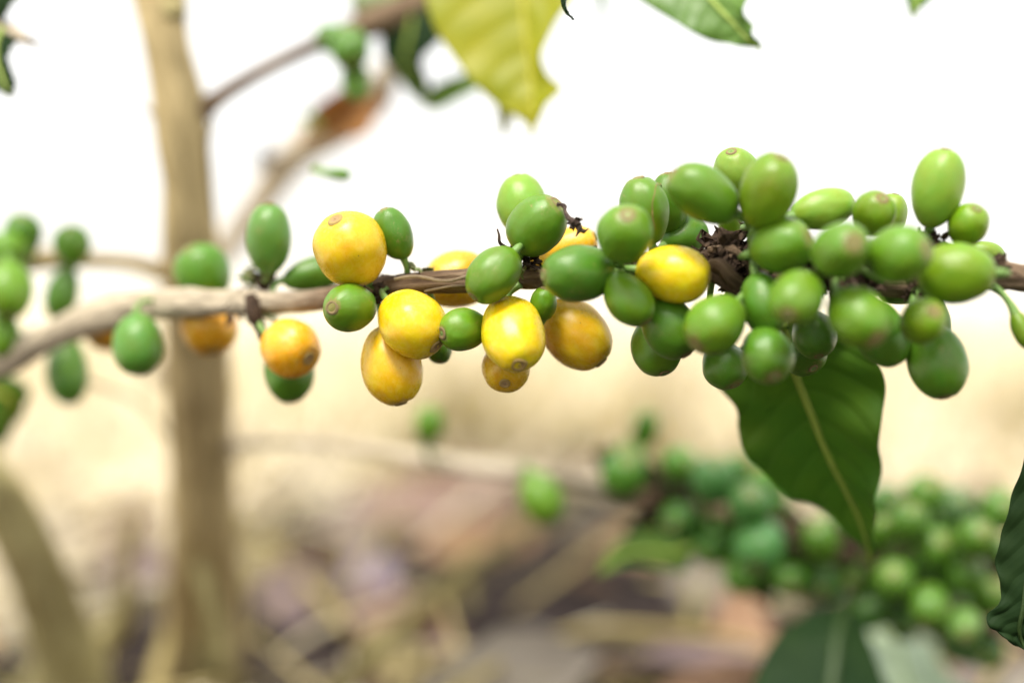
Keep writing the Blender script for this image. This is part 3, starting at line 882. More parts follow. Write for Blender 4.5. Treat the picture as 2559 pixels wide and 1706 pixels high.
# left stretch, receding out of focus
c(672, 597, .335, 107, 154, 4, -76, 1, GB, "upright blue green cherry on the left node above the branch", russet=0.1, node=(660, 700, .337))
c(877, 624, .304, 178, 178, -30, -66, 1, Y, "big round golden yellow cherry standing above the branch with a scratched top", russet=0.5, node=(960, 715, .314))
c(984, 584, .308, 94, 124, -22, -56, 1, GD, "small green cherry on a thin bare stalk beside the big golden one", russet=0.9, node=(1018, 690, .311))
c(790, 684, .340, 82, 150, 60, -14, -1, GD, "green cherry peeping out behind the big golden one above the branch", russet=0.2)
c(875, 768, .302, 118, 138, -30, 2, 1, G, "green cherry showing its ringed tip directly under the big golden one", russet=0.8, scar=1.3, node=(955, 725, .311))
c(1030, 808, .301, 162, 172, 58, 54, 1, YB, "bright yellow cherry with a grey scar, left of the small ringed green one", russet=0.25, node=(965, 725, .31))
c(979, 912, .308, 152, 186, 20, 80, 1, Y, "lowest yellow cherry hanging beneath the bright yellow one", russet=0.2, node=(945, 735, .314))
c(723, 868, .326, 146, 142, 52, 26, 1, O_, "orange cherry hanging from the left node under the branch", russet=0.6, node=(645, 800, .334))
c(722, 925, .342, 116, 140, 8, 66, 1, GD, "dark green cherry half hidden beneath the orange one", russet=0.1, node=(645, 780, .34))
c(524, 815, .362, 130, 124, 10, 56, 1, O_, "orange cherry peeping from under the pale part of the branch", russet=0.2)
c(509, 682, .366, 128, 130, -30, -50, 1, GD, "green cherry rising behind the pale part of the branch before the trunk", russet=0.1)
c(345, 860, .352, 114, 134, 5, 66, 1, GB, "lone green cherry hanging straight down from the pale branch end", russet=0.1)
c(168, 926, .405, 98, 146, 5, 70, 1, GB, "dull green cherry hanging down below the branch near the lower left leaf", russet=0.1)
c(265, 828, .392, 108, 76, -10, 30, 1, O_, "orange cherry almost hidden behind the knobby branch joint", russet=0.1)
# middle, in focus
c(1141, 698, .322, 142, 160, 70, -20, -1, YO, "yellow cherry behind the dark stretch of branch, showing above and below it", russet=0.1)
c(1304, 515, .311, 120, 148, -12, -66, -1, GL, "pale green cherry behind the one with the withered flower", russet=0.1, node=(1295, 640, .304))
r3, cen3, ax3, k3 = c(1340, 564, .2985, 138, 158, 46, -50, 1, G, "matt green cherry with a black withered flower at its tip", russet=0.7, scar=1.15, node=(1292, 640, .302))
c(1408, 628, .316, 106, 168, 72, -34, 1, YO, "dull yellow cherry tucked behind under the withered flower", russet=0.2)
c(1235, 685, .2935, 118, 148, -47, 52, 1, G, "smooth green cherry lying across the branch above the speckled yellow one", russet=0.3, scar=1.15, node=(1290, 660, .302))
c(1157, 823, .299, 102, 122, -42, 8, 1, G, "small green cherry with a ringed tip between the two bright yellow ones", russet=0.7, scar=1.35, node=(1262, 715, .304))
c(1282, 832, .2955, 154, 208, 12, 64, 1, YB, "pale speckled yellow cherry in sharp focus with a round brown scar", russet=0.15, scar=1.15, node=(1300, 710, .302))
c(1265, 914, .306, 118, 130, -3, 40, 1, YO, "small dull yellow cherry beneath the pale speckled one", russet=0.25)
c(1436, 832, .310, 154, 188, 56, 62, 1, YO, "large ochre yellow cherry with a dull shine right of the pale speckled one", russet=0.3, node=(1370, 705, .306))
c(1358, 760, .300, 66, 80, 3, -33, 1, G, "tiny green cherry wedged above the large ochre one", russet=1.0, scar=1.5, node=(1345, 800, .303))
c(1098, 872, .313, 64, 68, 0, 30, 1, GD, "bit of a green cherry showing below the small ringed one", russet=0.2)
c(1446, 683, .285, 136, 176, -72, 4, 1, GD, "large smooth green cherry pointing left across the branch end of the dark stretch", russet=0.35, node=(1528, 672, .299))
# right cluster, upper row
c(1561, 588, .277, 138, 154, 2, -42, 1, G, "green cherry facing forward with a tan scar, above the lone lemon yellow one", russet=0.55, scar=1.2, node=(1560, 665, .298))
r2, cen2, ax2, k2 = c(1612, 526, .294, 126, 156, -16, -72, 1, G, "green cherry crossed by a tan russet line", russet=0.3, node=(1600, 655, .299))
c(1672, 508, .304, 96, 140, -3, -60, 1, GD, "dark green cherry squeezed between the russet lined one and its tilted neighbour", russet=0.9, node=(1630, 655, .300))
c(1759, 485, .279, 134, 178, -72, -42, 1, G, "tilted oval green cherry at the top of the big cluster", russet=0.35, node=(1860, 570, .296))
c(1842, 438, .303, 118, 134, -20, -50, 1, GL, "highest light green cherry behind the two at the cluster top", russet=0.1, node=(1872, 560, .298))
c(1919, 479, .276, 144, 178, 20, -66, 1, GY, "tall yellowish green cherry at the top of the cluster", russet=0.3, node=(1880, 580, .295))
c(1708, 590, .308, 108, 126, 40, -20, -1, GD, "shaded green cherry seen behind, above the lemon yellow one", russet=0.1)
c(1826, 560, .312, 64, 80, -6, -34, 1, GY, "small olive green cherry behind the dark tuft of dried bracts", russet=0.2)
c(1682, 684, .2865, 142, 170, 80, 10, 1, YB, "lemon yellow cherry alone among the green ones", russet=0.3, node=(1600, 668, .298))
c(1570, 746, .2835, 116, 142, 42, 54, 1, G, "green cherry below left of the lemon yellow one", russet=0.8, node=(1560, 670, .298))
c(1670, 812, .2905, 132, 166, 40, 68, 1, GD, "dark green cherry under the lemon yellow one", russet=0.6, node=(1700, 690, .298))
c(1638, 866, .3035, 122, 138, 18, 62, 1, G, "lower green cherry mostly covered, at the bottom left of the cluster", russet=0.2)
c(1788, 810, .2755, 148, 154, -50, 48, 1, G, "plump green cherry under the torn bark knot with a brown lower tip", russet=0.8, node=(1860, 720, .293))
c(1950, 615, .278, 138, 152, 60, -14, 1, G, "green cherry right of the torn bark knot with a brown dot", russet=0.5, node=(1890, 640, .294))
c(1908, 760, .2805, 110, 148, 14, 62, 1, GD, "narrow green cherry half behind the one with the tan eye", russet=0.5, node=(1890, 690, .294))
c(1991, 744, .264, 128, 162, -28, 34, 1, G, "green cherry with a faint tan eye turned down left", russet=0.6, node=(2010, 680, .288))
c(1917, 887, .2775, 134, 136, 8, 50, 1, GD, "round shaded green cherry low in the cluster", russet=0.5, node=(1930, 720, .292))
c(1811, 912, .299, 114, 112, 20, 46, 1, GD, "dark green cherry bottom edge showing above the large hanging leaf", russet=0.5)
c(2034, 836, .293, 104, 112, 6, 50, 1, GD, "deeply shaded green cherry behind the lower middle of the cluster", russet=0.2)
c(2012, 888, .303, 108, 84, 14, 30, 1, GD, "dark olive cherry low down over the top of the large hanging leaf", russet=0.5)
# right cluster, right half
c(2057, 522, .288, 98, 152, 70, -18, -1, GL, "light green cherry lying flat on top of the cluster right of the tall one", russet=0.15)
c(2100, 627, .263, 136, 166, 10, -14, 1, G, "large green cherry facing straight out of the cluster with a tan eye", russet=0.75, scar=1.3, node=(2085, 690, .286))
c(2184, 534, .283, 104, 108, 9, -32, 1, GY, "small green cherry with an upturned scar behind the forward facing one", russet=0.6, scar=1.3)
c(2224, 540, .298, 80, 104, 10, -46, 1, GL, "pale sliver of a cherry behind the small upturned one", russet=0.1)
c(2242, 636, .264, 148, 158, 52, -10, 1, G, "green cherry with a pinkish bruise near its tip", russet=0.8, node=(2200, 700, .286))
c(2343, 470, .283, 122, 182, 14, -88, 1, GL, "tall pale green cherry standing highest at the end of the branch", russet=0.1, node=(2326, 575, .286))
c(2419, 564, .282, 98, 108, 8, -36, 1, GY, "small round green cherry beside the tall pale one", russet=0.4, node=(2345, 610, .286))
c(2390, 683, .2715, 150, 172, -82, 0, -1, GY, "broad green cherry covering the branch beside its bare right end", russet=0.2, node=(2470, 690, .283))
c(2466, 634, .300, 62, 86, 36, 10, -1, GL, "pale green cherry edge behind the broad one on the branch", russet=0.1)
c(2262, 724, .306, 72, 160, -60, 6, 1, GD, "dark cherry in the shade under the branch", russet=0.1)
c(2144, 790, .265, 142, 162, 30, 54, 1, G, "large green cherry hanging below the forward facing one with a rosy tan tip", russet=0.9, node=(2120, 705, .286))
c(2197, 830, .283, 130, 168, 34, 66, 1, GD, "dark green cherry behind the one with the rosy tan tip", russet=0.2, node=(2150, 715, .288))
c(2305, 803, .268, 114, 118, 12, -24, 1, GY, "small green cherry hanging in front with a pink tan eye", russet=0.8, scar=1.2, node=(2290, 725, .286))
c(2341, 902, .2835, 144, 174, 14, 82, 1, GD, "lowest green cherry hanging alone at the right end of the cluster", russet=0.1, node=(2325, 730, .288))
c(2349, 800, .293, 52, 110, 6, 50, 1, GD, "thin edge of a cherry behind the small front one", russet=0.1)
c(2556, 826, .280, 52, 96, 18, 44, 1, GY, "young slender cherry on a long stalk at the frame edge", russet=0.1, node=(2480, 715, .283))

# withered flower on the tip of the focused cherry
def wither():
    pts = [(1392, 511, 5, .2935), (1402, 512, 6, .293), (1411, 517, 5, .2928), (1412, 530, 5, .2925), (1420, 545, 8, .292), (1432, 555, 9, .292), (1445, 562, 9, .292), (1450, 573, 7, .292), (1459, 578, 5, .292), (1467, 574, 2, .292), (1471, 571, 1, .292)]
    tube("withered_flower", path(pts), M_WITHER, r3, sides=9, step=0.0003, rough=0.55, flat=0.4, seed=3)
    tube("withered_flower", path([(1448, 565, 8, .292), (1446, 578, 7, .2915), (1441, 588, 4, .2915), (1436, 592, 1, .2915)]), M_WITHER, r3, sides=9, step=0.0003, rough=0.5, flat=0.4)
    tube("withered_flower", path([(1431, 552, 3, .292), (1425, 560, 1.6, .2917), (1429, 568, 1.2, .2917), (1436, 571, 1.2, .2918)]), M_WITHER, r3, sides=6, step=0.0003, rough=0.2)
    flakes("withered_flower", at(1436, 556, .292), 0.0008, 12, M_WITHER, r3, 2, 0.0009)
wither()

# russet line on the cherry top: a thin proud ribbon on the skin
def russet(root, k, W, L, ax, nvec, a0, a1, wd, name="russet_line", tiltoff=0.0):
    skin = [o for o in root.children if o.name.startswith("skin")][0]
    n_ = nvec.normalized()
    e1 = (ax - n_ * ax.dot(n_)).normalized()
    e2 = n_.cross(e1)
    M = Matrix.LocRotScale(Vector((0, 0, 0)), skin.rotation_quaternion, skin.scale)
    Mi = M.inverted()
    v, f = [], []
    n = 60
    for i in range(n + 1):
        a = a0 + (a1 - a0) * i / n
        ww = wd * (0.5 + 0.9 * abs(noise.noise(Vector((i * 0.13, 1.7, 0))))) * math.sin(math.pi * min(1, max(0.04, i / n))) ** 0.4
        for u in (-1, 0, 1):
            dd = (e1 * math.cos(a) + e2 * math.sin(a) + n_ * (tiltoff + u * ww + 0.04 * noise.noise(Vector((i * 0.08, 0, 4)))))
            q = Mi @ (dd.normalized() * 0.005)
            q.normalize()
            zz = q.z if q.z < 0.93 else 0.93 + (q.z - 0.93) * 0.55
            q = Vector((q.x, q.y, zz)) * (1.012 + (0.006 if u == 0 else -0.012))
            v.append(M @ q)
    for i in range(n):
        for u in range(2):
            a = i * 3 + u
            f.append((a, a + 1, a + 4, a + 3))
    o = link(name, mesh(name, v, f), M_RUSSET)
    o.parent = root
russet(r2, k2, 126, 156, ax2, CR * 0.75 + CF * -0.25 + CU * 0.1, -1.9, 0.5, 0.07, tiltoff=-0.45)
russet(r2, k2, 126, 156, ax2, CR * 0.9 - CF * 0.30, 0.0, 2.3, 0.045, tiltoff=0.55)
russet(r2, k2, 126, 156, ax2, CR * 0.9 - CF * 0.30, -2.2, 0.2, 0.05, tiltoff=0.62)

# cherries of the blurred side branch at the left edge
GBK = "blurred cherries on the side branch at the left edge"
for a in [(57, 583, .40, 76, 82, 10, -38, GD, "dark cherry topmost on the blurred left side branch", (70, 640, .425)),
          (20, 620, .395, 70, 78, -36, 10, G, "green cherry at the frame edge under the topmost one", (70, 645, .425)),
          (180, 612, .40, 76, 82, 5, -38, GD, "dark round cherry sitting alone on the blurred left side branch", (170, 650, .43)),
          (155, 734, .405, 70, 108, -12, 52, GD, "pointed cherry hanging below the blurred left side branch", (160, 655, .43)),
          (22, 722, .385, 96, 120, 10, 55, G, "large green cherry hanging at the frame edge under the left side branch", (60, 660, .42)),
          (8, 832, .39, 70, 96, 5, 46, G, "lowest green cherry at the left frame edge", (30, 665, .42))]:
    x, y, d, W, L, ox, oy, col, lab, node = a
    cherry(x, y, d, W * 1.22, L * 1.16, ox, oy, 1, col, lab, russet=0.1, node=node, group=GBK, lod=0.5)

# lone blurred cherries on the lower twig
cherry(1072, 1061, .455, 72, 90, 4, -40, 1, G, "small lone blurred cherry standing on the thin lower twig", node=(1080, 1145, .468), lod=0.5, russet=0.1, group="cherries on the lower twig")
cherry(1352, 1243, .445, 104, 128, 26, 56, 1, G, "lone blurred cherry hanging from the thin lower twig", node=(1310, 1185, .465), lod=0.5, russet=0.1, group="cherries on the lower twig")
# small ones near the top twig
GT = "cherries on the upper blurred twig"
cherry(874, 120, .415, 100, 116, 10, 36, 1, GD, "green cherry under the upper twig right where it thickens", node=(850, 95, .437), lod=0.5, russet=0.1, group=GT)
cherry(888, 200, .42, 70, 130, 8, 44, 1, GD, "narrow green cherry dangling under the upper twig", node=(880, 150, .43), lod=0.5, russet=0.1, group=GT)
cherry(836, 100, .43, 78, 100, -30, -6, 1, GB, "grey green cherry tip left of the one under the upper twig", node=(870, 85, .438), lod=0.5, russet=0.1, group=GT)
cherry(850, 436, .37, 33, 54, 26, 3, 1, GD, "tiny floating looking green cherry against the white sky", node=(790, 425, .375), lod=0.5, russet=0.0, group=GT)
cherry(958, 18, .46, 100, 160, -60, -6, 1, (0.16, 0.27, 0.13), "pale grey green cherry lying on the upper twig at the frame top", node=(1010, 20, .452), lod=0.5, russet=0.0, group=GT)
cherry(768, 296, .50, 26, 34, -12, -12, 1, GD, "tiny green bud on the withered orange leaf", stalk=True, node=(785, 310, .53), lod=0.5, russet=0.0, group=GT)

# the blurred cluster at lower right: (zoom x, zoom y, w, h, shade, depth, label)
Z = 0.4928
LP = [Vector(p[:3]) for p in cat(path(LOWER, S), 200)]
GC = "blurred cherries of the lower right cluster"
LOW = [
    (430, 250, 112, 190, G, .47, "upright cherry alone at the upper left peak of the blurred cluster"),
    (318, 480, 185, 190, G, .445, "round cherry at the left end of the blurred cluster"),
    (345, 400, 130, 140, GL, .465, "pale cherry just above the left end of the blurred cluster"),
    (600, 425, 190, 140, G, .45, "broad cherry top of the blurred cluster right of its upright peak"),
    (775, 510, 185, 210, GB, .44, "cherry left of the shiny one in the blurred cluster"),
    (895, 455, 110, 130, GD, .465, "dark cherry behind the shiny one in the blurred cluster"),
    (1030, 520, 190, 120, G, .465, "flat lying cherry touching the edge of the large leaf"),
    (965, 635, 180, 200, GB, .43, "shiny bluish cherry with a bright highlight in the blurred cluster"),
    (610, 690, 230, 150, GD, .455, "dark cherry in the second row behind the pointed leaf"),
    (770, 840, 190, 140, GD, .455, "shaded cherry left of centre low in the blurred cluster"),
    (1010, 830, 210, 210, GB, .43, "large bluish cherry below the shiny one"),
    (925, 980, 160, 160, G, .45, "green cherry at the bottom edge below the large bluish one"),
    (1320, 820, 180, 220, G, .43, "oval cherry between the dark twig and the large leaf tip"),
    (1160, 1000, 150, 170, G, .45, "cherry low beside the top of the dark leaf"),
    (1350, 1030, 170, 160, GD, .44, "dim round cherry below the large leaf tip"),
    (1210, 880, 130, 150, GD, .465, "deep shaded cherry beside the dark twig"),
    (1500, 990, 160, 140, G, .45, "half lit cherry right under the large leaf tip"),
    (1620, 780, 130, 210, G, .43, "light cherry touching the large leaf tip on its right"),
    (1650, 620, 170, 160, GD, .455, "dark cherry right of the large leaf edge"),
    (1850, 580, 190, 190, G, .445, "pale topmost cherry of the right hand half of the cluster"),
    (1770, 725, 170, 190, G, .425, "cherry with a bright spot below the pale topmost one"),
    (2010, 640, 170, 180, (0.13, 0.27, 0.05), .44, "very pale cherry right of the topmost one"),
    (1960, 740, 130, 130, G, .46, "cherry sunk between the very pale one and the bright spotted ones"),
    (2110, 800, 185, 200, G, .42, "large light cherry with a bright spot near the dark right leaf"),
    (2225, 660, 190, 220, G, .435, "tall light cherry next to the dark right leaf"),
    (1905, 850, 180, 190, G, .43, "light cherry in the centre of the right hand half"),
    (1860, 950, 180, 170, G, .44, "green cherry just beneath the central light one"),
    (1690, 1010, 180, 190, G, .425, "cherry with a tan blush left in the lower row"),
    (2050, 985, 180, 200, G, .43, "green cherry below the large light one"),
    (1580, 1160, 190, 170, GD, .45, "dim cherry under the tan blushed one"),
    (1870, 1145, 190, 190, G, .425, "round green cherry low in the right hand half"),
    (2045, 1240, 165, 185, GL, .425, "light lit cherry lowest in front of the cluster"),
    (2170, 1100, 170, 200, G, .44, "cherry beside the notch of the dark right leaf"),
    (2160, 1360, 210, 170, GD, .45, "dark lowest cherry of the whole blurred cluster"),
    (1740, 1240, 150, 130, GD, .455, "black green cherry between the dim one and the pale leaf"),
    (1990, 1110, 110, 130, GD, .465, "dark cherry wedged behind the lower two lit ones"),
    (1780, 1080, 120, 130, GD, .465, "dark cherry wedged behind the tan blushed one"),
    (1430, 900, 120, 140, GD, .465, "nearly black cherry behind the large leaf tip"),
    (2240, 900, 140, 180, GD, .46, "shaded cherry behind the dark right leaf edge"),
]
rf = random.Random(21)
front = list(LOW)
used = set()
for _ in range(140):
    if len(LOW) >= len(front) + 36: break
    q = rf.choice(LP[112:190] if _ % 2 else LP[112:155])
    s_ = (q - CAM).dot(CF)
    px_, py_ = 1279.5 + (q - CAM).dot(CR) / s_ * FPX, 853 - (q - CAM).dot(CU) / s_ * FPX
    zx_, zy_ = (px_ + rf.uniform(-70, 70) - 1400) / Z, (py_ + rf.uniform(-135, 120) - 950) / Z
    if zy_ < 520 and zx_ < 1700: continue
    if zx_ > 2260: continue
    ref = min(front, key=lambda a: math.hypot(a[0] - zx_, a[1] - zy_))
    dx_, dy_ = zx_ - ref[0], zy_ - ref[1]
    if math.hypot(dx_, dy_) < 45: continue
    side = ("right of" if dx_ > 0 else "left of") if abs(dx_) > abs(dy_) else ("below" if dy_ > 0 else "above")
    lab_ = "shaded cherry behind and %s the %s" % (side, ref[6].split(" of the blurred")[0].split(" in the blurred")[0])
    if lab_ in used or len(lab_.split()) > 16: continue
    used.add(lab_)
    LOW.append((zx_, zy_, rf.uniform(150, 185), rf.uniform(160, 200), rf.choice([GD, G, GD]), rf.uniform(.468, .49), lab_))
rw = random.Random(5)
for (zx, zy, W, Hh, col, d, lab) in LOW:
    x, y = 1400 + zx * Z, 950 + zy * Z
    p = at(x, y, d)
    tgt = min(LP, key=lambda q: (q - p).length)
    away = p - tgt
    ox = away.dot(CR) / d * FPX; oy = -away.dot(CU) / d * FPX
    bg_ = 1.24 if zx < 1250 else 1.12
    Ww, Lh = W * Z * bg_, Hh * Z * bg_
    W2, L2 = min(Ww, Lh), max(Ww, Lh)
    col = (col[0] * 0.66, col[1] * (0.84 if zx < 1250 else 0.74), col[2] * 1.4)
    q = math.hypot(ox, oy) or 1
    amt = rw.uniform(0.3, 0.85) * L2 / 2
    if Hh >= W: ox, oy = ox / q * amt * 0.5, (1 if oy >= 0 else -1) * amt
    else: ox, oy = (1 if ox >= 0 else -1) * amt, oy / q * amt * 0.5
    t3 = tgt
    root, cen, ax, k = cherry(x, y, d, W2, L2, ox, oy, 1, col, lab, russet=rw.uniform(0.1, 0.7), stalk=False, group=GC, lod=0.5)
    base = cen - ax * (L2 / 2 * k * 0.96)
    P = [base + ax * 0.0006, base - ax * 0.0015, base.lerp(tgt, 0.5), tgt]
    tube("stalk", [(a.x, a.y, a.z, 0.0011) for a in P], M_STALK, root, sides=8, step=0.0015, rough=0.0)
for i, (zx, zy, d) in enumerate([(1180, 780, .45), (1440, 860, .45), (1690, 900, .45), (2130, 1010, .447), (560, 590, .46)]):
    flakes("dried_bracts", at(1400 + zx * Z, 950 + zy * Z, d), 0.006, 60, M_BRACT, tree, 50 + i, 0.004)

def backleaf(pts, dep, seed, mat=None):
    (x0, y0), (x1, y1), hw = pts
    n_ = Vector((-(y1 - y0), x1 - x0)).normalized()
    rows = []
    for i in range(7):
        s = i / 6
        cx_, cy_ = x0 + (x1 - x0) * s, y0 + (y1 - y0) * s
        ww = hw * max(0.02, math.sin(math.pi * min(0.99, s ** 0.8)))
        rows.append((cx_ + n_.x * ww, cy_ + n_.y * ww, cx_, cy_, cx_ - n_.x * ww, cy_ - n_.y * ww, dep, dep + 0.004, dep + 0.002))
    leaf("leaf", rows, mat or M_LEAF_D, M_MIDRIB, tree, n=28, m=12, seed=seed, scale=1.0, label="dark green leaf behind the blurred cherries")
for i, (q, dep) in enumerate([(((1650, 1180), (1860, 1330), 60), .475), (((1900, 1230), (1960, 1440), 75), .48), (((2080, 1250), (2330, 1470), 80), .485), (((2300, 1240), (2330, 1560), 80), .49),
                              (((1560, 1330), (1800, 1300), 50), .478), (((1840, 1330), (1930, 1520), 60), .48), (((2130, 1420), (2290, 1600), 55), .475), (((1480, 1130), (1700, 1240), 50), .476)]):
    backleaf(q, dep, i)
# leaf with pointed end left of the cluster
leaf("leaf", [(1585, 1255, 1586, 1256, 1587, 1257, .45, .45, .45), (1520, 1225, 1545, 1270, 1570, 1310, .447, .447, .45), (1460, 1220, 1490, 1265, 1520, 1300, .445, .445, .448), (1410, 1245, 1430, 1275, 1450, 1290, .445, .445, .447),
              (1385, 1285, 1397, 1298, 1410, 1305, .445, .445, .445), (1372, 1318, 1373, 1320, 1375, 1320, .445, .445, .445)], M_LEAF_L, M_MIDRIB, tree, n=36, m=14, label="small pointed green leaf")

# ------------------------------------------------------------ leaves hanging into the frame
def hleaf(label, rows, mat, mid, group="leaves reaching in from outside the frame", **kw):
    o = leaf("coffee_leaf", rows, mat, mid, **kw)
    tag(o, label, "leaf", group)
    return o
hleaf("large yellow green leaf with a wavy edge hanging from the top of the picture",
      [(1190, -330, 1191, -330, 1192, -330, 0.4050, 0.4050, 0.4050), (1060, -240, 1195, -235, 1320, -250, 0.4000, 0.4000, 0.3970), (995, -140, 1195, -130, 1345, -140, 0.3970, 0.3980, 0.3930), (975, -30, 1200, -20, 1325, -20, 0.3950, 0.3950, 0.3900),
       (996, 60, 1205, 60, 1275, 60, 0.3930, 0.3920, 0.3880), (1040, 130, 1212, 130, 1246, 125, 0.3910, 0.3900, 0.3860), (1090, 195, 1218, 185, 1258, 172, 0.3890, 0.3880, 0.3840), (1140, 240, 1222, 225, 1291, 208, 0.3880, 0.3860, 0.3810), (1186, 265, 1225, 258, 1252, 248, 0.3870, 0.3850, 0.3810),
       (1211, 288, 1225, 290, 1237, 282, 0.3860, 0.3850, 0.3830), (1221, 316, 1223, 318, 1225, 316, 0.3860, 0.3850, 0.3850)],
      M_LEAF_Y, M_MIDRIB_Y, n=90, m=34, wave=0.0005, waven=5, fold=0.001, seed=2, midr=(0.001, 0.0004))
hleaf("fresh green leaf with a notched edge at the top, right of the yellow one",
      [(1370, -330, 1371, -331, 1372, -332, 0.3650, 0.3650, 0.3650), (1350, -200, 1450, -250, 1560, -280, 0.3600, 0.3570, 0.3550), (1390, -80, 1530, -140, 1690, -180, 0.3550, 0.3510, 0.3470), (1462, 0, 1600, -40, 1745, -80, 0.3510, 0.3470, 0.3430), (1540, 46, 1650, 20, 1722, 0, 0.3470, 0.3430, 0.3400),
       (1600, 78, 1685, 55, 1713, 35, 0.3450, 0.3410, 0.3380), (1650, 98, 1705, 78, 1733, 62, 0.3430, 0.3400, 0.3370), (1700, 102, 1722, 95, 1733, 85, 0.3410, 0.3390, 0.3370), (1747, 115, 1748, 115, 1748, 114, 0.3390, 0.3390, 0.3390)],
      M_LEAF_L, M_MIDRIB, n=70, m=28, wave=0.0007, waven=4, seed=5, midr=(0.0009, 0.0003))
hleaf("dark pointed leaf tip poking down at the upper right",
      [(2120, -200, 2121, -200, 2122, -200, .37, .37, .37), (2050, -110, 2130, -100, 2230, -110, .368, .365, .362), (2070, -30, 2115, -25, 2190, -40, .366, .363, .360), (2085, 8, 2105, 10, 2150, -2, .364, .362, .36), (2091, 28, 2099, 28, 2115, 22, .363, .362, .361), (2096, 44, 2097, 44, 2098, 44, .362, .362, .362)],
      M_LEAF, M_MIDRIB, n=36, m=14, seed=3)
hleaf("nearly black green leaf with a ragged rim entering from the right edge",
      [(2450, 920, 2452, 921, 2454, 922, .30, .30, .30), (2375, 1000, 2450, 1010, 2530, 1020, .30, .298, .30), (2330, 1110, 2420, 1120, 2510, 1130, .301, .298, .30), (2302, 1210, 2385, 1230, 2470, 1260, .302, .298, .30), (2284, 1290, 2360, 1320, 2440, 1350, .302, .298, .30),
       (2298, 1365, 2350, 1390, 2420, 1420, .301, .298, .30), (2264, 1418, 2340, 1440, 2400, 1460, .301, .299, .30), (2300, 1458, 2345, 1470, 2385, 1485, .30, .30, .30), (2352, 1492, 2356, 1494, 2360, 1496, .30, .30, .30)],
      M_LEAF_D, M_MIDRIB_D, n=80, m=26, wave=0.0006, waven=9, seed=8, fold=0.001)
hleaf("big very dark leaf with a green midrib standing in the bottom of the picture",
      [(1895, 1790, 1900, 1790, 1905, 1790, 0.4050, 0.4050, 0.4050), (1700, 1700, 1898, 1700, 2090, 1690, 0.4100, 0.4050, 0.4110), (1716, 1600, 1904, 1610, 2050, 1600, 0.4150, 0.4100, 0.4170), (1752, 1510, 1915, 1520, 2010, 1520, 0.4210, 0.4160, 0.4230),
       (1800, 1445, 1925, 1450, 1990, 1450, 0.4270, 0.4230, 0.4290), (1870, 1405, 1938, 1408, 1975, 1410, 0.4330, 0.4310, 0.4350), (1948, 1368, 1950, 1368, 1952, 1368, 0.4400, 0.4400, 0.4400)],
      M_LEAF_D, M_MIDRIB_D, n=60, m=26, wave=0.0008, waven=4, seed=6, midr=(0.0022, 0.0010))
hleaf("brightly lit pale mint green leaf at the bottom right of the dark leaf",
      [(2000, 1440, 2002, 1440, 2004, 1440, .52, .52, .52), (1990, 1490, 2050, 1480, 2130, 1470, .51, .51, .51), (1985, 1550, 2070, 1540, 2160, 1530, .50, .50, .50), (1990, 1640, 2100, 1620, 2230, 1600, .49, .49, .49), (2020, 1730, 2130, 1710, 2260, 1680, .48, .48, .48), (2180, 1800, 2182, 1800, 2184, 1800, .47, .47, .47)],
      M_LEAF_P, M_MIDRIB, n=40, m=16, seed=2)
hleaf("thin dark curled leaf tip at the top between the yellow and the fresh leaf",
      [(1250, -120, 1251, -120, 1252, -120, .31, .31, .31), (1262, -50, 1275, -50, 1300, -55, .309, .309, .31), (1284, -8, 1290, -8, 1304, -10, .307, .307, .307), (1289, 14, 1293, 14, 1300, 12, .306, .306, .306), (1300, 34, 1302, 33, 1306, 30, .306, .306, .306), (1318, 46, 1318.5, 46, 1319, 46, .306, .306, .306)],
      M_LEAF_D, None, n=36, m=8, seed=1, wave=0.0002, fold=0.0004)
hleaf("slim blurred olive leaf tip hanging at the top edge",
      [(1375, -140, 1377, -140, 1379, -140, .43, .43, .43), (1362, -70, 1375, -70, 1390, -70, .43, .43, .43), (1372, 0, 1381, 0, 1390, 0, .43, .43, .43), (1378, 35, 1384, 35, 1389, 35, .43, .43, .43), (1383, 66, 1384, 66, 1385, 66, .43, .43, .43)],
      M_LEAF_L, None, n=24, m=8, seed=4)
hleaf("blurred green leaf with a yellowing rim low at the left edge",
      [(-120, 840, -119, 841, -118, 842, .43, .43, .43), (-60, 855, -70, 890, -80, 930, .43, .43, .43), (20, 862, -10, 900, -40, 950, .432, .43, .43), (62, 890, 30, 920, -30, 990, .434, .432, .43), (50, 940, 20, 960, -20, 1010, .436, .434, .432), (18, 1000, 8, 1000, -5, 1015, .437, .436, .435), (5, 1035, 5, 1036, 4, 1037, .437, .437, .437)],
      M_LEAF, M_MIDRIB_Y, n=36, m=14, seed=9)
hleaf("dark blurred leaf beside the yellow leaf, hanging under the upper twig",
      [(960, -40, 962, -40, 964, -40, .45, .45, .45), (880, 20, 950, 20, 1030, 10, .448, .446, .444), (878, 80, 940, 85, 1040, 65, .446, .444, .442), (880, 125, 930, 125, 1010, 100, .446, .444, .442), (905, 165, 935, 165, 972, 140, .446, .445, .444), (940, 215, 962, 205, 985, 188, .446, .446, .446), (978, 245, 980, 246, 982, 246, .446, .446, .446)],
      M_LEAF_D, M_MIDRIB, n=40, m=14, seed=11)
hleaf("blurred grey green leaf lying along the upper twig at the frame top",
      [(1000, -60, 1001, -61, 1002, -62, .46, .46, .46), (940, -70, 960, -40, 980, -10, .46, .458, .456), (870, -50, 895, -15, 920, 25, .458, .456, .454), (835, -10, 850, 12, 868, 32, .456, .455, .454), (828, 30, 830, 32, 832, 33, .455, .455, .455)],
      M_LEAF_L, M_MIDRIB, n=30, m=12, seed=17)
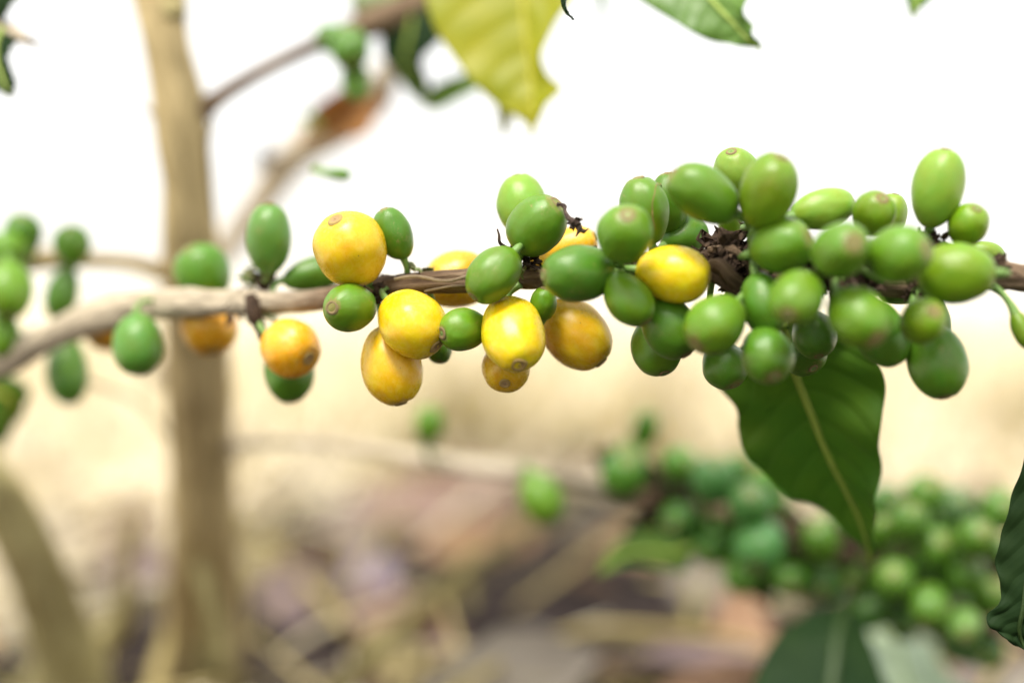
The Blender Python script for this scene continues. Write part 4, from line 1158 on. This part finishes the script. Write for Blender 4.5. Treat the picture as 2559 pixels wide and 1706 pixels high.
hleaf("slender blurred leaf curving up behind the yellow leaf",
      [(975, 250, 976, 250, 977, 250, .45, .45, .45), (980, 212, 995, 232, 1010, 252, .45, .45, .45), (1022, 185, 1038, 208, 1052, 230, .45, .45, .45), (1072, 168, 1085, 187, 1096, 207, .45, .45, .45), (1150, 130, 1155, 145, 1160, 158, .45, .45, .45), (1220, 90, 1220, 91, 1221, 92, .45, .45, .45)],
      M_LEAF, M_MIDRIB, n=36, m=10, seed=12)
hleaf("olive drip tip of a second leaf just behind the yellow leaf",
      [(1140, 150, 1141, 150, 1142, 150, .41, .41, .41), (1120, 200, 1150, 200, 1190, 200, .41, .41, .41), (1140, 250, 1158, 252, 1182, 250, .41, .41, .41), (1148, 290, 1158, 290, 1172, 286, .41, .41, .41), (1152, 320, 1153, 321, 1154, 321, .41, .41, .41)],
      M_LEAF_Y, None, n=30, m=10, seed=13)

# dark twig with its leaves at the top left corner
ct = path([(-90, -10, 26, .372), (-30, 40, 26, .37), (14, 72, 22, .368), (44, 84, 15, .365), (78, 102, 4, .362)], S)
corner = empty("corner_twig", Vector(ct[0][:3]), "dark twig end with folded leaves in the top left corner", "twig")
tube("bark", ct, M_BARK, corner, sides=14, step=0.001, rough=0.2)
leaf("leaf", [(-20, 70, -10, 70, 0, 70, .368, .368, .368), (-50, 20, -20, 20, 22, 30, .367, .366, .365), (-20, -40, 10, -40, 58, -30, .366, .365, .364), (10, -90, 12, -91, 14, -92, .365, .365, .365)], M_LEAF_D, None, corner, n=20, m=8)
leaf("leaf", [(5, 66, 6, 66, 8, 66, .366, .366, .366), (-30, 95, -8, 98, 38, 100, .365, .364, .364), (-30, 135, -8, 138, 26, 134, .364, .363, .363), (-30, 170, 2, 170, 32, 164, .363, .362, .362), (-20, 198, 12, 198, 40, 192, .362, .361, .361), (24, 222, 27, 223, 30, 222, .361, .361, .361)], M_LEAF_D, M_MIDRIB, corner, n=36, m=10)

# ------------------------------------------------------------ long straws lying in front on the ground
GS = "long dry stalks lying on the ground"
def straw(label, rows, mat, seed=0, flat=0.45):
    q = []
    for x, y, r, zz in rows:
        g = ground_at(x * S, y * S, zz)
        d = (g - CAM).dot(CF)
        q.append((g.x, g.y, g.z, r * S * d / FPX))
    o = tube("dry_stalk", q, mat, None, sides=12, step=0.01, rough=0.12, seed=seed, flat=flat)
    tag(o, label, "dry stalk", GS)
straw("pale arched straw running along the bottom of the picture", [(1020, 1600, 18, 0.0250), (1130, 1535, 14, 0.0250), (1250, 1475, 15, 0.0275), (1370, 1445, 15, 0.0300), (1500, 1448, 15, 0.0300), (1640, 1462, 13, 0.0250), (1760, 1500, 9, 0.0150)], M_STRAW, 1)
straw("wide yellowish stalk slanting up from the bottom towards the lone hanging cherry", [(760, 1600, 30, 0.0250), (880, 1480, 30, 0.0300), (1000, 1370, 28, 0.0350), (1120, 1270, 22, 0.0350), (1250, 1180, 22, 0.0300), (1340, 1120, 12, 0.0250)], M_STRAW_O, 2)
straw("bright straw leaning behind the wide yellowish stalk", [(960, 1250, 10, 0.0300), (1120, 1120, 13, 0.0400), (1260, 1000, 14, 0.0500), (1340, 930, 12, 0.0600)], M_STRAW_P, 3)
straw("thin tan straw crossing from the trunk down into the dark hollow", [(560, 1210, 12, 0.0200), (650, 1290, 18, 0.0250), (730, 1370, 22, 0.0250), (800, 1450, 16, 0.0200)], M_STRAW, 4)
straw("short straw sloping at the right bottom under the dark leaf", [(2240, 1600, 16, 0.0250), (2300, 1520, 18, 0.0300), (2370, 1430, 16, 0.0400)], M_STRAW, 5)
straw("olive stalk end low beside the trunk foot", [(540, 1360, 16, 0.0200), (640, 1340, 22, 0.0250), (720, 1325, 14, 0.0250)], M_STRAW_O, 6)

straw("thin dry stalk crossing low over the dark hollow beside the trunk", [(620, 1520, 9, .012), (740, 1440, 9, .02), (880, 1390, 8, .025), (1010, 1350, 6, .02)], M_STRAW_P, 7)
straw("golden stalk pointing up behind the small violet tinted leaf", [(760, 1430, 9, .012), (840, 1300, 9, .03), (900, 1190, 8, .045), (940, 1110, 5, .05)], M_STRAW, 8)
straw("pair of crossed golden stalks right of the trunk, steeper one", [(560, 1300, 9, .012), (610, 1210, 9, .03), (670, 1110, 7, .045)], M_STRAW, 9)
straw("pair of crossed golden stalks right of the trunk, flatter one", [(540, 1150, 8, .03), (640, 1180, 8, .03), (780, 1230, 7, .02)], M_STRAW_P, 10)
straw("thin stalk slanting over the tan peach leaf beside the cluster", [(1180, 1400, 8, .012), (1330, 1290, 8, .03), (1460, 1200, 6, .04)], M_STRAW, 11)
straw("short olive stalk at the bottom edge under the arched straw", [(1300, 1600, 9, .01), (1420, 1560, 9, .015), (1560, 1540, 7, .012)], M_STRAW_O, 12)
